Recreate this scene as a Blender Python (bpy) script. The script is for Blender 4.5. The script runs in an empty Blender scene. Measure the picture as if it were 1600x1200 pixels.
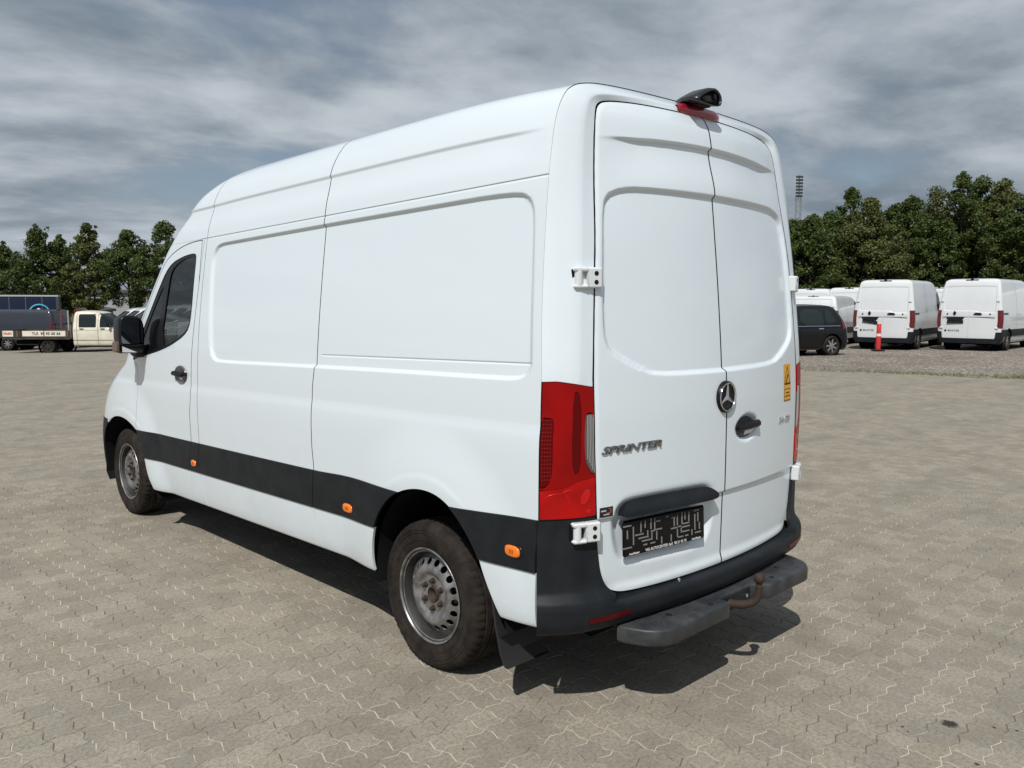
import bpy, math, random
import numpy as np
from mathutils import Matrix, Vector

S = bpy.context.scene
COL = S.collection
R = math.radians
RNG = np.random.default_rng(7)

# ------------------------------------------------------------------ camera
CAM_F, CAM_P = 1293.275, np.array([-3.2566, -2.0837, 1.7148])
YAW, PITCH, ROLL = 0.761729, -0.0995097, 0.000606
def cam_basis():
    cy, sy, cp, sp = math.cos(YAW), math.sin(YAW), math.cos(PITCH), math.sin(PITCH)
    d = np.array([sy*cp, cy*cp, sp]); r = np.array([cy, -sy, 0.0]); u = np.cross(r, d)
    cr, sr = math.cos(ROLL), math.sin(ROLL)
    return cr*r+sr*u, -sr*r+cr*u, d
CR, CU, CD = cam_basis()
cam = bpy.data.cameras.new('Camera'); camo = bpy.data.objects.new('Camera', cam); COL.objects.link(camo)
camo.matrix_world = Matrix([[CR[0], CU[0], -CD[0], CAM_P[0]], [CR[1], CU[1], -CD[1], CAM_P[1]],
                            [CR[2], CU[2], -CD[2], CAM_P[2]], [0, 0, 0, 1]])
cam.sensor_width = 36.0; cam.lens = CAM_F/1600*36; cam.clip_start = 0.05; cam.clip_end = 3000
S.camera = camo
S.render.resolution_x, S.render.resolution_y = 1024, 768

# ------------------------------------------------------------------ sky, sun, exposure
SUN_DIR = Vector((-0.555, -0.335, 0.762)).normalized()
SUN_EL = math.asin(SUN_DIR.z)
world = bpy.data.worlds.new('World'); S.world = world; world.use_nodes = True
class NT:
    """tiny node-tree helper"""
    def __init__(s, tree): s.t = tree; s.n = tree.nodes; s.l = tree.links
    def node(s, kind, **kw):
        nd = s.n.new(kind)
        for k, v in kw.items(): setattr(nd, k, v)
        return nd
    def put(s, sock, v):
        if hasattr(v, 'is_linked') or isinstance(v, bpy.types.NodeSocket): s.l.new(v, sock)
        else: sock.default_value = v
    def math(s, op, a, b=None, c=None, clamp=False):
        nd = s.node('ShaderNodeMath', operation=op); nd.use_clamp = clamp
        s.put(nd.inputs[0], a)
        if b is not None: s.put(nd.inputs[1], b)
        if c is not None: s.put(nd.inputs[2], c)
        return nd.outputs[0]
    def vmath(s, op, a, b=None):
        nd = s.node('ShaderNodeVectorMath', operation=op); s.put(nd.inputs[0], a)
        if b is not None: s.put(nd.inputs[1], b)
        return nd.outputs[0]
    def mix(s, fac, a, b, mode='MIX'):
        nd = s.node('ShaderNodeMix', data_type='RGBA', blend_type=mode)
        s.put(nd.inputs[0], fac); s.put(nd.inputs[6], a); s.put(nd.inputs[7], b)
        return nd.outputs[2]
    def noise(s, vec, scale, detail=4, rough=0.55, dist=0.0, col=False):
        nd = s.node('ShaderNodeTexNoise'); nd.inputs['Scale'].default_value = scale
        nd.inputs['Detail'].default_value = detail; nd.inputs['Roughness'].default_value = rough
        nd.inputs['Distortion'].default_value = dist
        if vec is not None: s.l.new(vec, nd.inputs['Vector'])
        return nd.outputs['Color' if col else 'Fac']
    def ramp(s, fac, stops):
        nd = s.node('ShaderNodeMapRange', interpolation_type='SMOOTHSTEP')
        s.put(nd.inputs[0], fac); nd.inputs[1].default_value = stops[0]; nd.inputs[2].default_value = stops[1]
        return nd.outputs[0]
def c4(c): return (c[0], c[1], c[2], 1.0)

wt = NT(world.node_tree); wt.n.clear()
sky = wt.node('ShaderNodeTexSky', sky_type='NISHITA')
sky.sun_disc = False; sky.sun_elevation = SUN_EL
sky.sun_rotation = math.atan2(SUN_DIR.x, SUN_DIR.y)
sky.air_density = 1.0; sky.dust_density = 1.0; sky.ozone_density = 1.0
tc = wt.node('ShaderNodeTexCoord')
sep = wt.node('ShaderNodeSeparateXYZ'); wt.l.new(tc.outputs['Generated'], sep.inputs[0])
zc = wt.math('MAXIMUM', sep.outputs[2], 0.0)
den = wt.math('ADD', zc, 0.16)
cx = wt.math('DIVIDE', sep.outputs[0], den); cyy = wt.math('DIVIDE', sep.outputs[1], den)
cmb = wt.node('ShaderNodeCombineXYZ'); wt.l.new(cx, cmb.inputs[0]); wt.l.new(cyy, cmb.inputs[1])
mp = wt.node('ShaderNodeMapping'); wt.l.new(cmb.outputs[0], mp.inputs[0])
mp.inputs['Rotation'].default_value = (0, 0, R(35)); mp.inputs['Scale'].default_value = (0.60, 0.74, 1.0)
mp.inputs['Location'].default_value = (3.3, 1.9, 0.0)
n_big = wt.noise(mp.outputs[0], 0.8, 3, 0.5, 0.3)
n_mid = wt.noise(mp.outputs[0], 1.5, 8, 0.55, 0.25)
n_fin = wt.noise(mp.outputs[0], 4.6, 8, 0.6, 0.25)
dens = wt.math('ADD', wt.math('MULTIPLY', n_big, 0.5), wt.math('ADD', wt.math('MULTIPLY', n_mid, 0.38), wt.math('MULTIPLY', n_fin, 0.12)))
shade = wt.math('ADD', wt.math('MULTIPLY', n_mid, 0.74), wt.math('MULTIPLY', n_fin, 0.26))
cover = wt.ramp(dens, (0.37, 0.49))
ccol = wt.mix(wt.ramp(shade, (0.34, 0.68)), c4((2.05, 2.6, 3.2)), c4((6.2, 6.75, 7.35)))
skyc = wt.mix(cover, wt.mix(0.45, sky.outputs[0], c4((2.3, 2.75, 3.4))), ccol)
bg = wt.node('ShaderNodeBackground'); bg.inputs['Strength'].default_value = 0.086
wt.l.new(skyc, bg.inputs['Color'])
wo = wt.node('ShaderNodeOutputWorld'); wt.l.new(bg.outputs[0], wo.inputs[0])

sun = bpy.data.lights.new('Sun', 'SUN'); suno = bpy.data.objects.new('Sun', sun); COL.objects.link(suno)
sun.energy = 4.1; sun.angle = R(0.53); sun.color = (1.0, 0.965, 0.915)
suno.rotation_euler = SUN_DIR.to_track_quat('Z', 'Y').to_euler(); suno.location = (-20, -12, 30)

S.view_settings.view_transform = 'Standard'; S.view_settings.look = 'None'
S.view_settings.exposure = 0.0; S.view_settings.gamma = 1.0; S.view_settings.use_curve_mapping = False
S.render.engine = 'CYCLES'
S.cycles.max_bounces = 8; S.cycles.transparent_max_bounces = 12

# ------------------------------------------------------------------ materials
MATS = {}
def mat(name, col, rough=0.5, metal=0.0, coat=0.0, spec=0.5, trans=0.0, var=0.0, vscale=3.0, bump=0.0, bscale=60.0,
        emit=None, coat_rough=0.05, var2=None, detail=5):
    if name in MATS: return MATS[name]
    m = bpy.data.materials.new(name); m.use_nodes = True
    nt = NT(m.node_tree); b = nt.n['Principled BSDF']
    b.inputs['Base Color'].default_value = c4(col); b.inputs['Roughness'].default_value = rough
    b.inputs['Metallic'].default_value = metal; b.inputs['Coat Weight'].default_value = coat
    b.inputs['Coat Roughness'].default_value = coat_rough
    b.inputs['Specular IOR Level'].default_value = spec; b.inputs['Transmission Weight'].default_value = trans
    geo = None
    if var or bump: geo = nt.node('ShaderNodeNewGeometry').outputs['Position']
    if var:
        f = nt.ramp(nt.noise(geo, vscale, detail, 0.6), (0.32, 0.7))
        c2 = var2 if var2 else tuple(max(0, x*(1-var)) for x in col)
        nt.l.new(nt.mix(f, c4(col), c4(c2)), b.inputs['Base Color'])
        f2 = nt.noise(geo, vscale*2.3, 4, 0.6)
        nt.l.new(nt.math('MULTIPLY_ADD', f2, 0.3*rough, rough*0.85), b.inputs['Roughness'])
    if bump:
        bp = nt.node('ShaderNodeBump'); bp.inputs['Strength'].default_value = bump; bp.inputs['Distance'].default_value = 0.004
        nt.l.new(nt.noise(geo, bscale, 6, 0.6), bp.inputs['Height']); nt.l.new(bp.outputs[0], b.inputs['Normal'])
    if emit: b.inputs['Emission Color'].default_value = c4(emit[0]); b.inputs['Emission Strength'].default_value = emit[1]
    MATS[name] = m
    return m
def glass_mat(name, tint, mixf=0.75):
    """thin window glass: clear tinted pane with mirror-like surface"""
    if name in MATS: return MATS[name]
    m = bpy.data.materials.new(name); m.use_nodes = True
    nt = NT(m.node_tree); nt.n.clear()
    tr = nt.node('ShaderNodeBsdfTransparent'); tr.inputs[0].default_value = c4(tint)
    gl = nt.node('ShaderNodeBsdfGlossy'); gl.inputs['Roughness'].default_value = 0.02; gl.inputs[0].default_value = (1, 1, 1, 1)
    fr = nt.node('ShaderNodeFresnel'); fr.inputs[0].default_value = 1.5
    mx = nt.node('ShaderNodeMixShader')
    nt.l.new(nt.math('MULTIPLY_ADD', fr.outputs[0], 0.75, 0.01), mx.inputs[0])
    nt.l.new(tr.outputs[0], mx.inputs[1]); nt.l.new(gl.outputs[0], mx.inputs[2])
    o = nt.node('ShaderNodeOutputMaterial'); nt.l.new(mx.outputs[0], o.inputs[0])
    MATS[name] = m
    return m

def paint_mat(name, col):
    """car paint with faint road dust near the sills and slight orange peel"""
    m = bpy.data.materials.new(name); m.use_nodes = True
    nt = NT(m.node_tree); b = nt.n['Principled BSDF']
    pos = nt.node('ShaderNodeNewGeometry').outputs['Position']
    sp = nt.node('ShaderNodeSeparateXYZ'); nt.l.new(pos, sp.inputs[0])
    n1 = nt.noise(pos, 2.2, 6, 0.65); n2 = nt.noise(pos, 26.0, 5, 0.6)
    low = nt.math('SUBTRACT', 1.0, nt.ramp(sp.outputs[2], (0.35, 1.1)))
    f = nt.math('MULTIPLY', nt.math('MULTIPLY', low, nt.ramp(n1, (0.35, 0.75))), 0.20)
    f = nt.math('ADD', f, nt.math('MULTIPLY', nt.ramp(n2, (0.55, 0.8)), 0.015))
    nt.l.new(nt.mix(f, c4(col), c4((0.36, 0.33, 0.28))), b.inputs['Base Color'])
    nt.l.new(nt.math('MULTIPLY_ADD', f, 1.0, 0.3), b.inputs['Roughness'])
    b.inputs['Coat Weight'].default_value = 0.9; b.inputs['Coat Roughness'].default_value = 0.03
    b.inputs['Specular IOR Level'].default_value = 0.4
    bp = nt.node('ShaderNodeBump'); bp.inputs['Strength'].default_value = 0.05; bp.inputs['Distance'].default_value = 0.004
    nt.l.new(nt.noise(pos, 4.0, 3, 0.5), bp.inputs['Height']); nt.l.new(bp.outputs[0], b.inputs['Coat Normal'])
    MATS[name] = m
    return m
WHITE = paint_mat('white_paint', (0.665, 0.735, 0.785))
WHITE2 = mat('white_van_paint', (0.63, 0.655, 0.67), 0.3, coat=0.5, var=0.06, vscale=1.2)
PLASTIC = mat('charcoal_plastic', (0.0085, 0.0110, 0.0138), 0.5, spec=0.2, var=0.25, vscale=8, bump=0.12, bscale=900, var2=(0.014, 0.0165, 0.019))
TRIM = mat('black_trim', (0.008, 0.008, 0.009), 0.35, spec=0.25)
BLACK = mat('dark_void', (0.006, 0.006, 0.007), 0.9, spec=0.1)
RUBBER = mat('tyre_rubber', (0.014, 0.012, 0.0108), 0.8, spec=0.15, var=0.4, vscale=14, bump=0.25, bscale=220, var2=(0.033, 0.027, 0.023))
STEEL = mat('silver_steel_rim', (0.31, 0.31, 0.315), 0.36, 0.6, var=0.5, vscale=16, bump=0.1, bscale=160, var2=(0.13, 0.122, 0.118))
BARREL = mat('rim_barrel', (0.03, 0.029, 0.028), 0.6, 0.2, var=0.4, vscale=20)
RUST = mat('rusty_steel', (0.050, 0.028, 0.019), 0.75, 0.3, var=0.7, vscale=55, bump=0.5, bscale=260, var2=(0.035, 0.026, 0.02))
CHROME = mat('chrome', (0.75, 0.76, 0.78), 0.12, 1.0)
BADGE = mat('dark_chrome', (0.30, 0.31, 0.32), 0.22, 1.0)
AMBER = mat('amber_lens', (0.80, 0.19, 0.012), 0.2, coat=0.6)
GLASS = glass_mat('clear_glass', (0.66, 0.72, 0.72))
DGLASS = mat('dark_glass', (0.006, 0.007, 0.008), 0.04, spec=0.25)
SEATM = mat('seat_fabric', (0.02, 0.02, 0.022), 0.9)
GREYIN = mat('grey_lining', (0.10, 0.10, 0.10), 0.8)

# ------------------------------------------------------------------ object helpers
def tag(o, label=None, cat=None, group=None, kind=None):
    if label: o['label'] = label
    if cat: o['category'] = cat
    if group: o['group'] = group
    if kind: o['kind'] = kind
    return o
def empty(name, loc=(0, 0, 0), rz=0.0, parent=None):
    o = bpy.data.objects.new(name, None); COL.objects.link(o)
    o.location = loc; o.rotation_euler = (0, 0, rz); o.empty_display_size = 0.2
    if parent: o.parent = parent
    return o
def obj(name, V, F, m, parent=None, N=None, smooth=True, loc=None, rot=None):
    me = bpy.data.meshes.new(name)
    V = np.asarray(V, float)
    me.from_pydata(V.tolist(), [], [list(map(int, f)) for f in F]); me.update()
    if m: me.materials.append(m)
    if smooth and len(me.polygons):
        me.polygons.foreach_set('use_smooth', [True]*len(me.polygons))
        if N is not None: me.normals_split_custom_set_from_vertices(np.asarray(N, float).tolist())
    o = bpy.data.objects.new(name, me); COL.objects.link(o)
    if parent: o.parent = parent
    if loc is not None: o.location = loc
    if rot is not None: o.rotation_euler = rot
    return o
def copy_tree(o, parent=None):
    c = o.copy(); COL.objects.link(c)
    if parent: c.parent = parent
    for ch in o.children: copy_tree(ch, c)
    return c

class MB:
    """collects simple solids into ONE mesh"""
    def __init__(s): s.V = []; s.F = []
    def add(s, V, F):
        k = len(s.V); s.V += [tuple(map(float, v)) for v in V]; s.F += [[k+i for i in f] for f in F]; return s
    def box(s, lo, hi, bev=0.0):
        lo = np.array(lo, float); hi = np.array(hi, float)
        if bev <= 0:
            V = [(x, y, z) for x in (lo[0], hi[0]) for y in (lo[1], hi[1]) for z in (lo[2], hi[2])]
            return s.add(V, [(0, 1, 3, 2), (4, 6, 7, 5), (0, 4, 5, 1), (2, 3, 7, 6), (0, 2, 6, 4), (1, 5, 7, 3)])
        c = (lo+hi)/2; h = (hi-lo)/2; b = min(bev, h.min()*0.95)
        V = []; idx = {}
        for sx in (-1, 1):
            for sy in (-1, 1):
                for sz in (-1, 1):
                    sg = np.array([sx, sy, sz])
                    for a in range(3):
                        hh = h-b; hh = hh.copy(); hh[a] = h[a]
                        idx[(sx, sy, sz, a)] = len(V); V.append(tuple(c+sg*hh))
        F = []
        for a in range(3):
            b1, b2 = [(1, 2), (2, 0), (0, 1)][a]
            for sg in (-1, 1):
                q = []
                for u, v in ((-1, -1), (1, -1), (1, 1), (-1, 1)):
                    k = [0, 0, 0]; k[a] = sg; k[b1] = u; k[b2] = v; q.append(idx[(*k, a)])
                F.append(q if sg > 0 else q[::-1])
        for a in range(3):
            b1, b2 = [(1, 2), (2, 0), (0, 1)][a]
            for u in (-1, 1):
                for v in (-1, 1):
                    k1 = [0, 0, 0]; k1[b1] = u; k1[b2] = v; k2 = list(k1); k1[a] = -1; k2[a] = 1
                    F.append([idx[(*k1, b1)], idx[(*k2, b1)], idx[(*k2, b2)], idx[(*k1, b2)]])
        for sx in (-1, 1):
            for sy in (-1, 1):
                for sz in (-1, 1): F.append([idx[(sx, sy, sz, a)] for a in range(3)])
        return s.add(V, F)
    def tube(s, pts, rad, n=10, cap=True):
        pts = [np.array(p, float) for p in pts]; rad = [rad]*len(pts) if np.isscalar(rad) else rad
        V = []; F = []; up = None
        for i, p in enumerate(pts):
            t = pts[min(i+1, len(pts)-1)]-pts[max(i-1, 0)]; t = t/np.linalg.norm(t)
            if up is None: up = np.array([0, 0, 1.0]) if abs(t[2]) < 0.9 else np.array([1.0, 0, 0])
            a = np.cross(t, up); a /= np.linalg.norm(a); b = np.cross(a, t); up = b
            for k in range(n):
                th = 2*math.pi*k/n; V.append(p+rad[i]*(math.cos(th)*a+math.sin(th)*b))
        for i in range(len(pts)-1):
            for k in range(n): F.append((i*n+k, i*n+(k+1) % n, (i+1)*n+(k+1) % n, (i+1)*n+k))
        if cap: F.append(tuple(range(n))); F.append(tuple((len(pts)-1)*n+k for k in range(n))[::-1])
        return s.add(V, F)
    def lathe(s, prof, axis, c, n=32):
        """prof: (radius, along-axis) pairs; axis 0,1,2"""
        V = []; F = []; m_ = len(prof)
        for k in range(n):
            th = 2*math.pi*k/n
            for r, h in prof:
                v = [0, 0, 0]; v[axis] = h; v[(axis+1) % 3] = r*math.cos(th); v[(axis+2) % 3] = r*math.sin(th)
                V.append(np.array(v)+np.array(c, float))
        for k in range(n):
            for i in range(m_-1):
                a, b = k*m_+i, ((k+1) % n)*m_+i; F.append((a, b, b+1, a+1))
        return s.add(V, F)
    def prism(s, poly, axis, a, b):
        """polygon in the plane of the two other axes (cyclic order), extruded a..b along axis"""
        n = len(poly); V = []
        for h in (a, b):
            for p in poly:
                v = [0, 0, 0]; v[axis] = h; v[(axis+1) % 3] = p[0]; v[(axis+2) % 3] = p[1]; V.append(v)
        F = [tuple(range(n))[::-1], tuple(range(n, 2*n))]+[(i, (i+1) % n, n+(i+1) % n, n+i) for i in range(n)]
        return s.add(V, F)
    def sphere(s, c, r, n=12, m=8, sc=(1, 1, 1)):
        V = []; F = []
        for i in range(m+1):
            ph = math.pi*i/m
            for k in range(n):
                th = 2*math.pi*k/n
                V.append((c[0]+r*sc[0]*math.sin(ph)*math.cos(th), c[1]+r*sc[1]*math.sin(ph)*math.sin(th), c[2]+r*sc[2]*math.cos(ph)))
        for i in range(m):
            for k in range(n): F.append((i*n+k, (i+1)*n+k, (i+1)*n+(k+1) % n, i*n+(k+1) % n))
        return s.add(V, F)
    def build(s, name, m, parent=None, smooth=False, **kw):
        o = obj(name, s.V, s.F, m, parent, smooth=smooth, **kw)
        if smooth:
            try: o.data.set_sharp_from_angle(angle=R(38))
            except Exception: pass
        return o

# ------------------------------------------------------------------ curve / surface maths
def pchip(xk, yk):
    xk = np.array(xk, float); yk = np.array(yk, float); h = np.diff(xk); d = np.diff(yk)/h
    m = np.zeros_like(xk); m[0] = d[0]; m[-1] = d[-1]
    for i in range(1, len(xk)-1):
        if d[i-1]*d[i] > 0:
            w1, w2 = 2*h[i]+h[i-1], h[i]+2*h[i-1]; m[i] = (w1+w2)/(w1/d[i-1]+w2/d[i])
    def f(x):
        x = np.clip(np.asarray(x, float), xk[0], xk[-1]); i = np.clip(np.searchsorted(xk, x)-1, 0, len(h)-1)
        t = (x-xk[i])/h[i]; t2 = t*t; t3 = t2*t
        return (2*t3-3*t2+1)*yk[i]+(t3-2*t2+t)*h[i]*m[i]+(-2*t3+3*t2)*yk[i+1]+(t3-t2)*h[i]*m[i+1]
    return f
def sstep(x, a, b):
    t = np.clip((np.asarray(x, float)-a)/(b-a), 0, 1); return t*t*(3-2*t)
def chaikin(P, n=2, closed=True):
    P = np.array(P, float)
    for _ in range(n):
        Q = []; m = len(P)
        for i in range(m if closed else m-1):
            a, b = P[i], P[(i+1) % m]; Q += [0.75*a+0.25*b, 0.25*a+0.75*b]
        if not closed: Q = [P[0]]+Q+[P[-1]]
        P = np.array(Q)
    return P
def poly_sdf(px, py, poly):
    """signed distance, positive inside"""
    px = np.asarray(px, float); py = np.asarray(py, float)
    d = np.full(px.shape, 1e9); ins = np.zeros(px.shape, bool); n = len(poly)
    for i in range(n):
        ax, ay = poly[i]; bx, by = poly[(i+1) % n]; ex, ey = bx-ax, by-ay
        t = np.clip(((px-ax)*ex+(py-ay)*ey)/(ex*ex+ey*ey+1e-12), 0, 1)
        d = np.minimum(d, (px-ax-t*ex)**2+(py-ay-t*ey)**2)
        cr = ((ay > py) != (by > py)); ins ^= cr & (px < (bx-ax)*(py-ay)/((by-ay)+1e-15)+ax)
    d = np.sqrt(d); return np.where(ins, d, -d)

class Sheet:
    """piece of surface that can be cut by implicit functions"""
    def __init__(s, V, N, Q, G=None): s.V, s.N, s.Q, s.G = V, N, np.asarray(Q, int).reshape(-1, 4), (G or [])
    def cut(s, fn):
        fv = fn(s.V); ins = fv > 0
        V = list(); base = len(s.V); newV = []; newN = []; ed = {}
        sm = ins[s.Q].sum(1) if len(s.Q) else np.zeros(0, int)
        keepQ = s.Q[sm == 4]; mixed = [list(q) for q in s.Q[(sm > 0) & (sm < 4)]]; outG = []
        for q in mixed+s.G:
            st = [ins[i] for i in q]
            if all(st): outG.append(q); continue
            if not any(st): continue
            r = []; n = len(q)
            for k in range(n):
                a, b = q[k], q[(k+1) % n]
                if ins[a]: r.append(a)
                if ins[a] != ins[b]:
                    key = (a, b) if a < b else (b, a)
                    if key not in ed:
                        i, j = key; t = fv[i]/(fv[i]-fv[j]); ed[key] = base+len(newV)
                        newV.append(s.V[i]*(1-t)+s.V[j]*t); nn = s.N[i]*(1-t)+s.N[j]*t; newN.append(nn/(np.linalg.norm(nn)+1e-12))
                    r.append(ed[key])
            if len(r) >= 3: outG.append(r)
        V = np.vstack([s.V, np.array(newV)]) if newV else s.V; N = np.vstack([s.N, np.array(newN)]) if newN else s.N
        return Sheet(V, N, keepQ, outG).compact()
    def compact(s):
        used = np.zeros(len(s.V), bool)
        if len(s.Q): used[s.Q.ravel()] = True
        for g in s.G: used[g] = True
        mp_ = np.cumsum(used)-1
        return Sheet(s.V[used], s.N[used], mp_[s.Q] if len(s.Q) else s.Q, [[int(mp_[i]) for i in g] for g in s.G])
    def cuts(s, *fns):
        r = s
        for f in fns: r = r.cut(f)
        return r
    def off(s, d): return Sheet(s.V+s.N*d, s.N, s.Q, s.G)
    def mesh(s, flange=0.0, skip=None):
        polys = [list(map(int, q)) for q in s.Q]+s.G; V = s.V; N = s.N
        if flange and len(polys):
            cnt = {}
            for q in polys:
                n = len(q)
                for k in range(n):
                    a, b = q[k], q[(k+1) % n]; key = (a, b) if a < b else (b, a)
                    if key in cnt: cnt[key] = None
                    else: cnt[key] = (a, b)
            be = [e for e in cnt.values() if e]
            if skip is not None: be = [e for e in be if not (skip(V[e[0]]) and skip(V[e[1]]))]
            acc = {}
            for a, b in be:
                o = np.cross(V[b]-V[a], N[a]); l = np.linalg.norm(o)
                if l > 1e-12:
                    o /= l
                    for i in (a, b): acc[i] = acc.get(i, 0)+o
            ids = {}; nV = []; nN = []
            for i, o in acc.items():
                o = o/(np.linalg.norm(o)+1e-9); ids[i] = len(V)+len(nV)
                nV += [V[i], V[i]-N[i]*flange]; nN += [o, o]
            for a, b in be:
                if a in ids and b in ids: polys.append([ids[b], ids[a], ids[a]+1, ids[b]+1])
            if nV: V = np.vstack([V, nV]); N = np.vstack([N, nN])
        return V, polys, N
def grid_sheet(P):
    """structured grid P[nt,nu,3] -> Sheet with normals from central differences"""
    du = np.gradient(P, axis=1); dt = np.gradient(P, axis=0)
    N = np.cross(du, dt); N /= (np.linalg.norm(N, axis=2, keepdims=True)+1e-12)
    nt_, nu = P.shape[:2]; i = np.arange(nt_*nu).reshape(nt_, nu)
    Q = np.stack([i[:-1, :-1], i[:-1, 1:], i[1:, 1:], i[1:, :-1]], -1).reshape(-1, 4)
    return Sheet(P.reshape(-1, 3), N.reshape(-1, 3), Q)
def text_mesh(txt, size, bold=0.0, shear=0.0, spacing=1.0, align='LEFT', extrude=0.0, xs=1.0):
    cu = bpy.data.curves.new('lettering', 'FONT'); cu.body = txt; cu.size = size; cu.offset = bold; cu.shear = shear
    cu.space_character = spacing; cu.align_x = align; cu.extrude = extrude; cu.resolution_u = 3
    o = bpy.data.objects.new('lettering', cu); COL.objects.link(o)
    dg = bpy.context.evaluated_depsgraph_get(); me = bpy.data.meshes.new_from_object(o.evaluated_get(dg))
    V = np.array([v.co[:] for v in me.vertices]) if len(me.vertices) else np.zeros((0, 3)); V[:, 0] *= xs
    F = [list(p.vertices) for p in me.polygons]
    bpy.data.objects.remove(o); bpy.data.curves.remove(cu); bpy.data.meshes.remove(me)
    return V, F
def ground_h(y):
    """the yard falls away gently towards the far end"""
    y = np.asarray(y, float); return -0.022*np.log1p(np.exp(np.clip((y-11.0)/2.0, -30, 30)))*2.0
def at_px(px, depth, z=None):
    """world point on the ray through a photo pixel column at a given depth along the view axis"""
    X = (px-800)/CAM_F*depth; r = np.array([math.cos(YAW), -math.sin(YAW)]); d = np.array([math.sin(YAW), math.cos(YAW)])
    p = CAM_P[:2]+r*X+d*depth
    return np.array([p[0], p[1], float(ground_h(p[1])) if z is None else z])
# ================================================================== GROUND
PAV_P, PAV_Q, PAV_A, PAV_ROT = 0.1125, 0.1175, 0.011, R(3.0)
def paving_material(mode='far'):
    m = bpy.data.materials.new('concrete_pavers_'+mode); m.use_nodes = True
    nt = NT(m.node_tree); b = nt.n['Principled BSDF']
    pos = nt.node('ShaderNodeNewGeometry').outputs['Position']
    mpn = nt.node('ShaderNodeMapping'); nt.l.new(pos, mpn.inputs[0]); mpn.inputs['Rotation'].default_value = (0, 0, -PAV_ROT)
    sp = nt.node('ShaderNodeSeparateXYZ'); nt.l.new(mpn.outputs[0], sp.inputs[0])
    u = nt.math('DIVIDE', sp.outputs[0], PAV_P); v = nt.math('DIVIDE', sp.outputs[1], PAV_Q)
    u2 = nt.math('ADD', u, nt.math('MULTIPLY', nt.math('SINE', nt.math('MULTIPLY', v, 2*math.pi)), PAV_A/PAV_P))
    v2 = nt.math('SUBTRACT', v, nt.math('MULTIPLY', nt.math('SINE', nt.math('MULTIPLY', u, 2*math.pi)), PAV_A/PAV_Q))
    fu = nt.math('ABSOLUTE', nt.math('SUBTRACT', nt.math('FRACT', nt.math('ADD', u2, 0.5)), 0.5))
    fv = nt.math('ABSOLUTE', nt.math('SUBTRACT', nt.math('FRACT', nt.math('ADD', v2, 0.5)), 0.5))
    dj = nt.math('MINIMUM', fu, fv)
    joint = nt.math('SUBTRACT', 1.0, nt.ramp(dj, (0.012, 0.034)))
    cid = nt.node('ShaderNodeCombineXYZ')
    nt.l.new(nt.math('FLOOR', u2), cid.inputs[0]); nt.l.new(nt.math('FLOOR', v2), cid.inputs[1])
    wn = nt.node('ShaderNodeTexWhiteNoise'); wn.noise_dimensions = '2D'; nt.l.new(cid.outputs[0], wn.inputs['Vector'])
    # large wear patches, per-paver tint, grain
    n_l = nt.noise(pos, 0.35, 4, 0.55); n_m = nt.noise(pos, 2.1, 6, 0.6); n_g = nt.noise(pos, 60.0, 8, 0.78); n_s = nt.noise(pos, 85.0, 3, 0.6)
    strk = nt.node('ShaderNodeMapping'); nt.l.new(pos, strk.inputs[0]); strk.inputs['Rotation'].default_value = (0, 0, R(28)); strk.inputs['Scale'].default_value = (0.18, 1.6, 1)
    n_t = nt.noise(strk.outputs[0], 1.3, 5, 0.6)
    c = nt.mix(nt.ramp(n_l, (0.3, 0.7)), c4((0.385, 0.343, 0.272)), c4((0.352, 0.322, 0.266)))
    c = nt.mix(nt.math('MULTIPLY', wn.outputs['Value'], 0.6), c, c4((0.224, 0.203, 0.170)))
    sepc = nt.node('ShaderNodeSeparateColor'); nt.l.new(wn.outputs['Color'], sepc.inputs[0])
    c = nt.mix(nt.math('MULTIPLY', nt.ramp(sepc.outputs[1], (0.72, 1.0)), 0.35), c, c4((0.31, 0.265, 0.19)))
    c = nt.mix(nt.math('MULTIPLY', nt.ramp(n_m, (0.4, 0.72)), 0.55), c, c4((0.182, 0.165, 0.137)))
    c = nt.mix(nt.math('MULTIPLY', nt.ramp(n_t, (0.52, 0.78)), 0.5), c, c4((0.145, 0.130, 0.106)))
    c = nt.mix(nt.math('MULTIPLY', nt.ramp(n_g, (0.38, 0.68)), 0.72), c, c4((0.135, 0.12, 0.095)))
    c = nt.mix(nt.math('MULTIPLY', nt.ramp(n_s, (0.655, 0.70)), 0.8), c, c4((0.05, 0.045, 0.04)))
    n_w = nt.noise(pos, 150.0, 2, 0.5)
    c = nt.mix(nt.math('MULTIPLY', nt.ramp(n_w, (0.72, 0.80)), 0.7), c, c4((0.62, 0.6, 0.54)))
    # joints: pale sand in places, dark moss in others
    n_j = nt.noise(pos, 3.1, 3, 0.6)
    jc = nt.mix(nt.ramp(n_j, (0.42, 0.55)), c4((0.13, 0.114, 0.09)), c4((0.52, 0.475, 0.39)))
    if mode == 'far': c = nt.mix(nt.math('MULTIPLY', joint, 0.3), c, jc)
    if mode == 'bed': c = jc
    # drips of old oil
    for (ox, oy, rr) in ((0.262, -0.985, 0.040), (0.10, -0.86, 0.009), (0.075, -0.89, 0.007), (0.36, -1.12, 0.011),
                         (0.40, -1.19, 0.010), (0.02, -1.16, 0.012)):
        dv = nt.vmath('SUBTRACT', pos, (ox, oy, 0.0))
        ln = nt.node('ShaderNodeVectorMath', operation='LENGTH'); nt.l.new(dv, ln.inputs[0])
        dd = nt.math('ADD', ln.outputs['Value'], nt.math('MULTIPLY', nt.math('SUBTRACT', nt.noise(pos, 70.0, 3, 0.7), 0.5), rr*1.5))
        c = nt.mix(nt.math('MULTIPLY', nt.math('SUBTRACT', 1.0, nt.ramp(dd, (rr*0.55, rr*0.9))), 0.9), c, c4((0.022, 0.016, 0.016)))
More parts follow.
